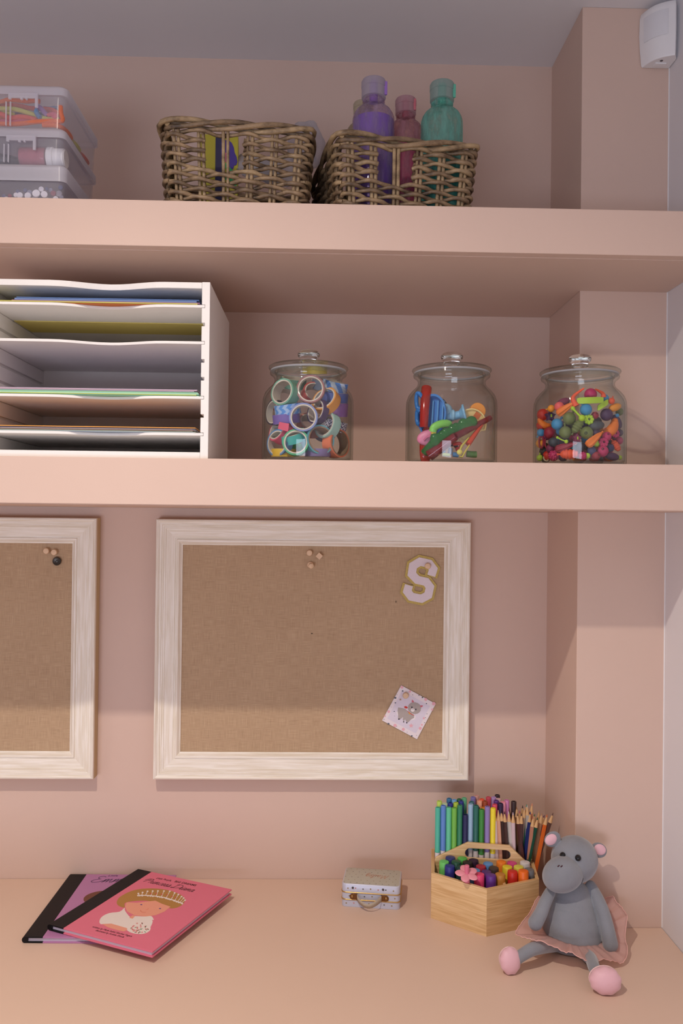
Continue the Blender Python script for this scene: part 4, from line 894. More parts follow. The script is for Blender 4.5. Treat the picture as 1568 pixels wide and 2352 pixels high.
# ---- beads in the right jar
def z8(x, y, Y): return at(1200 + x / 6.03, 780 + y / 6.03, Y=Y)
JX3 = JARS[2]; ZP = .000632 / 6.03 * 1.0
BC = {'red': (196, 44, 32), 'orange': (240, 124, 40), 'coral': (232, 88, 50), 'amber': (236, 150, 45), 'lime': (172, 205, 52), 'olive': (108, 118, 62), 'teal': (60, 95, 100), 'blue': (64, 142, 190), 'navy': (52, 56, 98),
      'purple': (72, 44, 84), 'plum': (120, 36, 72), 'magenta': (190, 44, 100), 'maroon': (150, 28, 52), 'pink': (228, 92, 92), 'black': (38, 34, 42), 'slate': (64, 70, 78)}
def BM(c): return P(*BC[c], .5)
def fit(x, y, e, back=0.0):
    u = z8(x, y, -.30).x - JX3; m = IR - e - .0006; v = math.sqrt(max(m * m - u * u, 1e-6)); Y = JY - v + back
    p = z8(x, y, Y); return place(JX3, p, e, e)
seq = []
def bead(kind, x, y, r_, c, where, ang=0, back=0.0, x2=None, y2=None):
    rr = r_ * ZP * 1.03; name = {'ball': 'ball_bead', 'peg': 'ball_bead', 'hole': 'ball_bead', 'cone': 'fluted_bead', 'ridge': 'ridged_bead', 'flower': 'flower_bead', 'oval': 'oval_bead', 'bean': 'bean_bead', 'lattice': 'ball_bead', 'arch': 'arch_bead', 'band': 'band_bead', 'bar': 'link_bead', 'loop': 'loop_bead', 'star': 'star_bead'}[kind]
    word = {'ball': 'smooth round', 'peg': 'round', 'hole': 'drilled round', 'cone': 'long fluted', 'ridge': 'ridged barrel', 'flower': 'flower shaped', 'oval': 'oval', 'bean': 'bean shaped', 'lattice': 'knobbly round', 'arch': 'horn shaped', 'band': 'wide band', 'bar': 'slim bar', 'loop': 'double loop', 'star': 'star shaped'}[kind]
    lab = '%s %s toy bead %s' % (c if c != 'amber' else 'amber yellow', word, where)
    m = BM(c); d = V((math.cos(R(ang)), 0, math.sin(R(ang))))
    if kind in ('cone', 'arch', 'band', 'bar'):
        a = fit(x, y, rr, back); b = fit(x2, y2, rr * .6, back)
    else: a = fit(x, y, rr, back)
    t = thing(name, lab, 'bead', a, group='toy beads in the right jar')
    F = V((0, -1, 0)); out = V((a.x - JX3, a.y - JY, 0)).normalized() if (a.x - JX3) ** 2 + (a.y - JY) ** 2 > 1e-6 else F
    if kind == 'ball': MB().ell((0, 0, 0), rr, nu=22, nv=14).obj('bead', m, t, smooth=60)
    elif kind == 'peg':
        MB().ell((0, 0, 0), rr, nu=22, nv=14).obj('bead', m, t, smooth=60); q = d * rr
        MB().tube([q * .9, q * 1.28], rr * .16, 8).ell(q * 1.38, rr * .22, nu=10, nv=8).obj('peg', m, t, smooth=60)
    elif kind == 'hole':
        MB().ell((0, 0, 0), rr, nu=22, nv=14).obj('bead', m, t, smooth=60); hd = V((math.cos(R(ang)) * .4, -.85, math.sin(R(ang)) * .4)).normalized()
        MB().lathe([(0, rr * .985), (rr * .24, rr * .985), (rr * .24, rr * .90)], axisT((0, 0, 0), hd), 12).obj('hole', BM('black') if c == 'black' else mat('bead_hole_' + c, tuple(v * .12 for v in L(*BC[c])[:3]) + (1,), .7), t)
    elif kind == 'lattice':
        mb = MB().ell((0, 0, 0), rr * .88, nu=18, nv=12)
        for k in range(34):
            z = 1 - 2 * (k + .5) / 34; ph = k * 2.39996; s_ = math.sqrt(1 - z * z); mb.ell(V((s_ * math.cos(ph), s_ * math.sin(ph), z)) * rr * .84, rr * .2, nu=8, nv=6)
        mb.obj('bead', m, t, smooth=60)
    elif kind == 'cone':
        b = b - a; ax = b.normalized(); ln = b.length; T = axisT((0, 0, 0), ax); n = 28; vs = []; prof = [(0.0, -.10), (.75, -.06), (1.0, .06), (.98, .25), (.62, .72), (.34, .88), (.30, .92)]; mb = MB()
        for rq, z in prof:
            for i in range(n): q = 2 * math.pi * i / n; k_ = rr * max(rq, .001) * (1 + .13 * math.cos(7 * q)); vs.append(T @ V((k_ * math.cos(q), k_ * math.sin(q), z * ln)))
        mb.add(vs, [(k * n + i, k * n + (i + 1) % n, (k + 1) * n + (i + 1) % n, (k + 1) * n + i) for k in range(len(prof) - 1) for i in range(n)]); mb.obj('bead', m, t, smooth=60)
        MB().tube([ax * ln * .86, ax * ln * 1.0], rr * .16, 8).ell(ax * ln * 1.02, rr * .24, nu=10, nv=8).obj('peg', m, t, smooth=60)
    elif kind == 'ridge':
        T = axisT((0, 0, 0), d - V((0, .3, 0))); prof = [(0, -1.45)]; n = 30
        for i in range(n + 1):
            z = -1.4 + 2.8 * i / n; prof.append((rr * (math.sqrt(max(0.05, 1 - (z / 1.55) ** 2)) * (1 + .10 * math.sin(z * 11))) * .82, z))
        prof.append((0, 1.45)); prof = [(a_, z * rr) for a_, z in prof]; MB().lathe(prof, T, 22).obj('bead', m, t, smooth=60)
        dd = (d - V((0, .3, 0))).normalized(); MB().tube([dd * -rr * 1.4, dd * -rr * 1.75], rr * .14, 8).ell(dd * -rr * 1.8, rr * .2, nu=10, nv=8).obj('peg', m, t, smooth=60)
    elif kind == 'flower':
        mb = MB(); T = axisT((0, 0, 0), (.1, -1, .15))
        for i in range(8): q = 2 * math.pi * i / 8; mb.ell(T @ V((rr * .68 * math.cos(q), rr * .68 * math.sin(q), 0)), rr * .37, nu=12, nv=8)
        mb.lathe([(rr * .28, -rr * .3), (rr * .66, -rr * .3), (rr * .66, rr * .25), (rr * .28, rr * .3), (rr * .28, -rr * .3)], T, 20).obj('bead', m, t, smooth=60)
    elif kind == 'oval': MB().ell((0, 0, 0), (rr * 1.75, rr, rr), Euler((0, -R(ang), 0)).to_matrix(), 26, 16).obj('bead', m, t, smooth=60)
    elif kind == 'bean':
        q = catmull([d.normalized() * rr * s_ * 1.25 + V((0, 0, 1)).cross(V((0, 1, 0))) * 0 + V((-d.z, 0, d.x)) * rr * (-.45 * (1 - s_ * s_)) for s_ in (-1, -.5, 0, .5, 1)], 4)
        MB().tube(q, [rr * (.50 + .28 * math.sin(math.pi * i / (len(q) - 1))) for i in range(len(q))], 14).ell(q[0], rr * .50, nu=14, nv=10).ell(q[-1], rr * .50, nu=14, nv=10).obj('bead', m, t, smooth=70)
    elif kind == 'arch':
        mid = fit((x + x2) / 2 + (ang), (y + y2) / 2, rr, back); q = catmull([V((0, 0, 0)), mid - a, b - a], 8); n = len(q)
        MB().tube(q, [rr * (1 - .8 * i / (n - 1)) for i in range(n)], 12).obj('bead', m, t, smooth=70)
    elif kind == 'band':
        q = catmull([V((0, 0, 0)), fit((x + x2) / 2, (y + y2) / 2, rr * .4, back) - a, b - a], 8); wd = rr
        mb = MB(); vs = []; n = len(q)
        for i, p_ in enumerate(q):
            e = 1 - abs(2 * i / (n - 1) - 1) ** 6 * .35; o_ = V((a.x + p_.x - JX3, a.y + p_.y - JY, 0)).normalized() * .0016; vs += [p_ + V((0, 0, wd * e)), p_ + V((0, 0, -wd * e)), p_ - o_ + V((0, 0, -wd * e)), p_ - o_ + V((0, 0, wd * e))]
        fs = [(4 * i + j, 4 * i + (j + 1) % 4, 4 * i + 4 + (j + 1) % 4, 4 * i + 4 + j) for i in range(n - 1) for j in range(4)] + [(0, 1, 2, 3), (4 * n - 4, 4 * n - 3, 4 * n - 2, 4 * n - 1)]
        mb.add(vs, fs).obj('bead', m, t, smooth=40)
    elif kind == 'bar':
        MB().tube([V((0, 0, 0)), (b - a) * .5 + V((0, -.0006, -.0006)), b - a], rr, 10, flat=.6).ell(b - a, rr * 1.7, nu=10, nv=8).ell((0, 0, 0), rr * 1.2, nu=10, nv=8).obj('bead', m, t, smooth=60)
    elif kind == 'loop':
        for s_ in (-1, 1):
            q = [V((s_ * rr * .5 + rr * .38 * math.cos(k * math.pi / 8), -.001, rr * math.sin(k * math.pi / 8))) for k in range(16)]; MB().tube(q, rr * .16, 8, closed=True).obj('loop', m, t, smooth=60)
    elif kind == 'star':
        TT_ = axisT((0, 0, 0), (.2, -1, .1)); MB().prism([((rr if i % 2 == 0 else rr * .55) * math.cos(i * math.pi / 5 + .3), (rr if i % 2 == 0 else rr * .55) * math.sin(i * math.pi / 5 + .3)) for i in range(10)], -rr * .4, rr * .4, T=TT_).obj('bead', m, t, smooth=0, bevel=.0008)
        MB().box((-rr * .12, -rr * .25, rr * .4), (rr * .12, rr * .25, rr * .46), T=TT_).obj('slot', BM('lime'), t, smooth=0)
    return t
bead('arch', 740, 920, 44, 'coral', 'curving up at the top left of the pile', -100, .0, 850, 672)
bead('arch', 1120, 800, 40, 'coral', 'arching over at the top right of the pile', 40, .006, 1005, 685)
bead('cone', 490, 1020, 52, 'orange', 'upper left, pointing up to the right', 0, 0, 705, 870)
bead('cone', 905, 1455, 52, 'orange', 'lower right, pointing up to the right', 0, 0, 1100, 1280)
bead('cone', 480, 1520, 48, 'maroon', 'low centre left, pointing right', 0, .002, 735, 1435)
bead('band', 750, 845, 42, 'lime', 'lying on top of the pile', 0, -.0, 1120, 835)
bead('band', 1040, 950, 40, 'lime', 'tilted below the wide top band', 0, .004, 1185, 860)
bead('ball', 940, 760, 84, 'magenta', 'on top of the pile behind the lime band', 0, .012)
bead('ball', 1140, 810, 50, 'blue', 'at the top right behind the band', 0, .010)
bead('peg', 1230, 850, 44, 'coral', 'small, at the right top edge of the pile', 72, .002)
bead('oval', 1275, 940, 52, 'amber', 'at the upper right against the glass', 20)
bead('peg', 875, 970, 80, 'blue', 'directly under the lime band', 125)
bead('peg', 475, 1170, 78, 'blue', 'left of the olive beads', 55)
bead('peg', 245, 1290, 56, 'blue', 'at the left edge low', 230)
bead('ball', 270, 1040, 82, 'red', 'at the upper left edge')
bead('ball', 235, 1190, 70, 'red', 'below the bigger red one at the left', 0, .004)
bead('peg', 395, 955, 50, 'amber', 'at the top left of the pile', 190, .002)
bead('ball', 505, 930, 66, 'pink', 'at the top left behind the orange fluted one', 0, .004)
bead('oval', 560, 870, 56, 'plum', 'long, at the top left back', 25, .014)
bead('bean', 300, 1155, 64, 'orange', 'at the left below the star', -30, -.0)
bead('star', 380, 1060, 82, 'purple', 'at the upper left')
bead('peg', 640, 1090, 86, 'olive', 'upper of the olive round ones', 60)
bead('peg', 585, 1285, 84, 'olive', 'left of the ridged olive one', 95)
bead('hole', 885, 1290, 84, 'olive', 'in the middle of the jar', 200)
bead('ridge', 760, 1195, 72, 'olive', 'in the middle of the jar', 60, -.0)
bead('flower', 915, 1105, 70, 'lime', 'in the middle of the jar')
bead('bar', 690, 950, 26, 'lime', 'slanting in the upper middle', 0, 0, 820, 1085)
bead('bar', 470, 1355, 16, 'lime', 'in the lower left middle', 0, 0, 595, 1410)
bead('ball', 375, 1290, 82, 'maroon', 'left, under the blue pegged one', 0, .003)
bead('hole', 1000, 1050, 50, 'maroon', 'right of the lime flower', 60, .006)
bead('ball', 1160, 1040, 84, 'purple', 'large, at the upper right', 0, .002)
bead('oval', 1300, 1140, 60, 'purple', 'long, at the right edge', -60)
bead('oval', 1020, 1190, 62, 'slate', 'dark, right of the lime flower', 5, .003)
bead('bean', 1200, 1220, 92, 'orange', 'large, at the right middle', 50, .002)
bead('ball', 1340, 1000, 54, 'olive', 'at the upper right edge', 0, .008)
bead('peg', 1310, 1050, 26, 'blue', 'tiny, at the right edge', 160)
bead('flower', 1285, 1300, 58, 'magenta', 'at the right edge')
bead('hole', 1165, 1340, 62, 'magenta', 'right, between the flowers', 90, .002)
bead('flower', 1120, 1420, 66, 'magenta', 'at the right, lower one')
bead('ball', 1335, 1400, 56, 'magenta', 'at the far right edge', 0, .006)
bead('ridge', 1290, 1470, 58, 'coral', 'at the lower right', -60, -.0)
bead('hole', 1105, 1545, 78, 'magenta', 'at the bottom right', 130)
bead('hole', 1015, 1625, 58, 'maroon', 'at the bottom right of centre', 20)
bead('oval', 1240, 1620, 54, 'purple', 'lying at the bottom right', -10)
bead('ball', 1210, 1500, 56, 'navy', 'right of the drilled magenta one', 0, .008)
bead('ball', 955, 1545, 60, 'navy', 'at the bottom centre right', 0, .004)
bead('ball', 895, 1610, 40, 'lime', 'small, at the bottom centre', 0, .004)
bead('ball', 1345, 1635, 32, 'lime', 'small, at the bottom right corner', 0, .001)
bead('peg', 232, 1640, 46, 'lime', 'small, at the bottom left corner', 90)
bead('lattice', 430, 1605, 74, 'magenta', 'at the bottom left')
bead('lattice', 832, 1640, 56, 'magenta', 'at the bottom centre')
bead('ridge', 640, 1600, 82, 'coral', 'large, lying at the bottom centre', 0)
bead('loop', 295, 1420, 82, 'maroon', 'at the left edge')
bead('ball', 215, 1440, 62, 'amber', 'behind the maroon loops at the left edge', 0, .006)
bead('ball', 420, 1420, 66, 'slate', 'dark, in the lower left', 0, .008)
bead('star', 745, 1370, 74, 'plum', 'in the lower middle', 0, .002)
bead('ball', 800, 1480, 60, 'black', 'in the lower middle', 0, .006)
bead('ball', 300, 1550, 70, 'black', 'at the lower left', 0, .008)
bead('ball', 1010, 1280, 60, 'purple', 'behind the long orange fluted one', 0, .010)
bead('ball', 700, 1500, 50, 'teal', 'in the lower middle back', 0, .012)
bead('ball', 1340, 1290, 50, 'purple', 'at the right edge middle', 0, .008)
bead('ball', 1020, 1440, 44, 'lime', 'behind the lower fluted orange one', 0, .010)
bead('ball', 180, 1290, 34, 'orange', 'tiny, at the left edge middle', 0, .004)
# black and cream ringed bead
p = fit(318, 1645, 50 * ZP); t = thing('ringed_bead', 'black and cream ringed eye bead at the bottom left of the right jar', 'bead', p, group='toy beads in the right jar'); T = axisT((0, 0, 0), (.1, -1, .1))
MB().lathe([(0, -.004), (.0062, -.004), (.0068, 0), (.0062, .0028), (0, .003)], T, 24).obj('bead', BM('black'), t, smooth=40)
MB().lathe([(.0034, .0028), (.0034, .0034), (.0052, .0034), (.0052, .0024)], T, 24).obj('cream_ring', P(215, 195, 160, .5), t); MB().ell(T @ V((.002, -.002, .004)), .0016, nu=10, nv=8).obj('peg', P(215, 195, 160, .5), t)
# beads deeper in the pile: plain ones behind the front layer
cols = list(BC); k = 0
pos = []
for i in range(900):
    a = rnd.uniform(0, 2 * math.pi); q = math.sqrt(rnd.random()) * .052; x, y = JX3 + q * math.cos(a), JY + q * math.sin(a); r_ = rnd.uniform(.0065, .0085); z = IZ + r_ + rnd.uniform(0, .062) * (1 if True else 0)
    if y < JY - .026: continue
    if z > IZ + .066 - .35 * abs(x - JX3): continue
    if all((V((x, y, z)) - p_).length > (r_ + rp) * .93 for p_, rp in pos):
        pos.append((V((x, y, z)), r_))
    if len(pos) >= 70: break
mb = MB()
for i, (p_, r_) in enumerate(pos): mb.ell(p_, r_, nu=14, nv=9, m=(i * 7) % len(cols))
o = mb.obj('bead_heap', [BM(c) for c in cols], smooth=60); center(o); tag(o, 'heap of mixed toy beads filling the back of the right jar', 'beads', kind='stuff')

# ------------------------------------------------------------------ books
BLACKC = mat('black_book_cloth', L(18, 15, 18), .5, spec=.25, noise_=.05, bump=.2, bscale=900)
PAGE = mat('page_edges', L(214, 206, 222), .7, noise_=.1, scale=10, stretch=(1, 1, 220))
def book(label, o0, ang, w_, h, z0, th, col, group=None):
    t = thing('hardback_book', label, 'book', (o0[0], o0[1], z0), ang)
    cm = P(*col, .42, spec=.4); ct = .0022; sp = .029
    for nm, z in (('back_cover', 0), ('front_cover', th - ct)):
        MB().box((sp, 0, z), (w_, h, z + ct)).obj(nm, cm, t, smooth=0, bevel=.0005)
        MB().box((0, 0, z), (sp, h, z + ct)).obj('cloth_strip', BLACKC, t, smooth=0, bevel=.0005)
    MB().tube([V((.0018, .0002, th / 2)), V((.0018, h - .0002, th / 2))], th / 2 - .0002, 12).obj('spine', BLACKC, t, smooth=60)
    MB().box((.003, .003, ct), (w_ - .0035, h - .003, th - ct)).obj('pages', PAGE, t, smooth=0)
    return t
ZBK = .770
a0 = at(111.7, 2122.2, Z=ZBK); a1 = at(350, 2185.3, Z=ZBK); ang = math.atan2(a1.y - a0.y, a1.x - a0.x)
T1 = .0095
PURP = book('purple hardback book with black spine, lying underneath the pink one', (-.4465, -.2255), R(-1.0), .190, .222, DZ, .0098, (178, 122, 168))
PNK = book('pink hardback picture book with a tiara lady on the cover, lying on the purple book', (a0.x, a0.y), ang, (a1 - a0).length, .2225, DZ + .0102, T1, (218, 112, 136))
ZT = DZ + .0102 + T1
INK = P(96, 44, 52, .5); INKP = P(84, 58, 96, .5)
GL = {  # simple cursive strokes, unit x-height
 'P': ([[(-.3, .9), (.2, 1.55), (.9, 1.75), (1.25, 1.5), (1.0, 1.05), (.3, .9)], [(.62, 1.62), (.35, .8), (.1, 0)]], 1.25), 'E': ([[(1.2, 1.55), (.8, 1.8), (.3, 1.55), (.55, 1.05), (.85, 1.0)], [(.7, 1.0), (.1, .75), (-.1, .3), (.3, 0), (.9, .15), (1.3, .5)]], 1.35),
 'D': ([[(.45, 1.7), (.2, .9), (.05, .1), (-.35, .02), (-.3, .25), (.3, .12), (1.0, .25), (1.5, .9), (1.2, 1.6), (.4, 1.75), (-.1, 1.45)]], 1.55),
 'M': ([[(-.1, 0), (.2, .9), (.45, 1.7), (.55, .8), (.65, .25), (.95, 1.0), (1.3, 1.7), (1.25, .8), (1.4, 0)]], 1.6),
 'r': ([[(0, 0), (.2, .9), (.25, 1.0), (.5, .88), (.45, .3), (.6, 0), (.8, .2)]], .8), 'i': ([[(0, .1), (.25, .95), (.15, .2), (.3, 0), (.5, .2)], [(.32, 1.35), (.36, 1.4)]], .5),
 'n': ([[(0, 0), (.2, .9), (.15, .2), (.45, .85), (.65, .9), (.6, .3), (.72, 0), (.95, .25)]], .92), 'm': ([[(0, 0), (.2, .9), (.15, .2), (.4, .85), (.56, .88), (.5, .1), (.8, .85), (.98, .9), (.95, .3), (1.08, 0), (1.3, .25)]], 1.28),
 'c': ([[(.65, .75), (.45, .95), (.1, .6), (.15, .1), (.45, 0), (.75, .25)]], .72), 'e': ([[(0, .3), (.45, .55), (.5, .9), (.25, .9), (.08, .4), (.25, 0), (.65, .2)]], .66),
 's': ([[(0, .1), (.35, 1.0), (.5, .45), (.45, .05), (.15, .05), (.4, .0), (.75, .2)]], .7), 'a': ([[(.65, .85), (.3, .95), (.05, .45), (.2, .02), (.55, .5), (.68, .9), (.6, .25), (.72, 0), (.95, .25)]], .92),
 'l': ([[(0, .2), (.45, 1.3), (.4, 1.75), (.2, 1.4), (.12, .3), (.3, 0), (.5, .2)]], .5), 'g': ([[(.62, .85), (.25, .95), (.05, .45), (.25, .05), (.6, .8), (.55, -.4), (.3, -.8), (.1, -.5), (.8, .2)]], .85)}
def script(word, T, size, m, parent, wd=.09, name='cover_title', th=.00006, sh=.25):
    mb = MB(); x = 0
    for ch in word:
        if ch == ' ': x += .7; continue
        st, adv = GL[ch]
        for s_ in st:
            q = catmull([V((x + a + sh * b, b, 0)) for a, b in s_], 4); mb.ribbon([(p_.x * size, p_.y * size) for p_ in q], wd * size, 0, th, T=T)
        x += adv
    return mb.obj(name, m, parent, smooth=0)
# cover picture: every shape lies on the cover itself
inv = Matrix.Translation(V((a0.x, a0.y, 0))) @ Matrix.Rotation(ang, 4, 'Z'); inv = inv.inverted(); H_ = T1
def zk(x, y): p_ = inv @ at(200 + x / 5.2267, 2000 + y / 5.2267, Z=ZT); return (p_.x, p_.y)
pr = MB(); 
def bp_(poly, m, k=0): pr.prism([zk(*q) for q in poly], H_ + .00003 + k * .00005, H_ + .00008 + k * .00005, m)
sm = lambda q, n=5: [(v.x, v.y) for v in catmull([V((a, b, 0)) for a, b in q], n, True)]
bp_(sm([(355, 380), (400, 310), (560, 235), (760, 212), (980, 235), (1140, 300), (1170, 370), (1110, 430), (1000, 452), (900, 400), (700, 360), (470, 380), (450, 440), (385, 425)]), 0)
bp_([(472, 380), (600, 385), (740, 368), (820, 360), (900, 398), (1000, 432), (930, 490), (820, 535), (700, 550), (570, 535), (480, 490), (455, 430)], 1, 1)
bp_([(505, 565), (545, 535), (580, 540), (545, 577)], 1, 2)
bp_(sm([(450, 445), (390, 492), (260, 510), (165, 565), (160, 640), (300, 640), (440, 690), (520, 740), (620, 755), (740, 700), (785, 620), (780, 590), (800, 590), (770, 545), (690, 550), (570, 545), (520, 560), (455, 480)], 3), 2)
bp_([(180, 640), (290, 635), (480, 690), (480, 712), (440, 730), (360, 712), (250, 680)], 1, 1)
bp_(sm([(485, 690), (520, 640), (600, 615), (700, 625), (760, 680), (740, 730), (660, 760), (560, 750), (500, 730)]), 2, 1)
for i in range(22): a = rnd.uniform(0, 6.28); q = math.sqrt(rnd.random()); cx, cy = 625 + 115 * q * math.cos(a), 685 + 60 * q * math.sin(a); bp_([(cx + (17 if j % 2 == 0 else 6) * math.cos(j * math.pi / 5), cy + (12 if j % 2 == 0 else 4) * math.sin(j * math.pi / 5)) for j in range(10)], 3, 2)
for i in range(14): a = rnd.uniform(0, 6.28); q = math.sqrt(rnd.random()); cx, cy = 625 + 120 * q * math.cos(a), 690 + 60 * q * math.sin(a); bp_(blob(cx, cy, 13, 4, rnd.uniform(0, 3), 8), 4, 2)
bp_(blob(650, 408, 14, 6, n=10), 5, 2); bp_(blob(875, 455, 14, 6, n=10), 5, 2)
cs = [(V(zk(*q)).to_3d() if False else V((zk(*q)[0], zk(*q)[1], 0))) for q in ((640, 475), (650, 492), (675, 500), (705, 498))]
pr.ribbon([(v.x, v.y) for v in catmull(cs, 4)], .0007, H_ + .0001, H_ + .00018, 6)
cs = [V((zk(*q)[0], zk(*q)[1], 0)) for q in ((735, 452), (725, 466), (700, 470))]; pr.ribbon([(v.x, v.y) for v in catmull(cs, 4)], .0005, H_ + .0001, H_ + .00018, 6)
# tiara
base = catmull([V((x, y, 0)) for x, y in ((612, 295), (760, 300), (900, 318), (1020, 350), (1140, 392))], 5)
bl = [zk(v.x, v.y) for v in base]; pr.ribbon(bl, .0030, H_ + .00013, H_ + .00022, 2)
for i in range(16): v = base[int(i * (len(base) - 1) / 15)]; bp_(blob(v.x, v.y + 5, 13, 9, n=10), 2, 4)
for (x, y), (x2, y2) in zip(((625, 300), (655, 300), (700, 300), (765, 302), (830, 305), (890, 318), (950, 325), (1010, 345), (1050, 360), (1085, 372), (1110, 382), (1130, 388)), ((615, 275), (665, 262), (725, 248), (787, 245), (850, 244), (922, 245), (992, 248), (1050, 268), (1095, 287), (1133, 312), (1158, 330), (1175, 355))):
    pr.ribbon([zk(x, y), zk(x2, y2)], .0011, H_ + .00013, H_ + .0002, 2); bp_(blob(x2, y2, 12, 9, n=10), 2, 4)
    if 700 < x < 1060: bp_(blob((x + x2) / 2 - 12, (y + y2) / 2 + 2, 12, 7, n=8), 6, 3)
pr.obj('cover_picture', [P(172, 126, 60, .5), P(228, 156, 132, .5), P(228, 218, 212, .5), P(214, 110, 112, .5), P(60, 130, 90, .5), P(90, 60, 130, .5), P(200, 80, 60, .5)], PNK, smooth=0, fixn=False)
def Tcover(x, y, x2, y2, dz=.0001):
    o = V((*zk(x, y), H_ + dz)); e = V((*zk(x2, y2), H_ + dz)); d = (e - o).normalized(); return frame_T(o, d, V((-d.y, d.x, 0)), (0, 0, 1)), (e - o).length
T, ln = Tcover(668, 130, 1345, 272); script('Princess Diana', T, ln / 13.3, INK, PNK, wd=.15)
T, ln = Tcover(822, 95, 1035, 132); text('cover_lettering', 'Little People,', .0085, T, INK, PNK, shear=.3, xs=ln / .052)
T, ln = Tcover(1042, 135, 1325, 190); text('cover_lettering', 'BIG DREAMS', .0085, T, INK, PNK, xs=ln / .052, bold=.0002)
T, ln = Tcover(55, 678, 580, 808); text('cover_lettering', 'written by Maria Isabel Sánchez Vegara', .0062, T, INK, PNK, shear=.2, xs=ln / .108)
T, ln = Tcover(95, 722, 475, 815); text('cover_lettering', 'illustrated by Archita Khosla', .0062, T, INK, PNK, shear=.2, xs=ln / .080)
# purple cover writing
invp = (Matrix.Translation(V((-.4465, -.2255, 0))) @ Matrix.Rotation(R(-1.0), 4, 'Z')).inverted()
def zq(x, y): p_ = invp @ at(200 + x / 5.2267, 2000 + y / 5.2267, Z=DZ + .0098); return V((p_.x, p_.y, .0099))
o = zq(45, 140); d = V((1, .03, 0)).normalized(); script('Emm', frame_T(o, d, V((-d.y, d.x, 0)), (0, 0, 1)), .0135, INKP, PURP, wd=.12)
o = zq(245, 68); text('cover_lettering', 'Little', .0085, frame_T(o, d, V((-d.y, d.x, 0)), (0, 0, 1)), INKP, PURP, shear=.3)
mb = MB(); c_ = zq(55, 290); mb.prism([(c_.x + x, c_.y + y) for x, y in blob(.02, -.010, .030, .026)], .00985, .0099); mb.obj('cover_picture', P(110, 62, 44, .5), PURP, smooth=0)

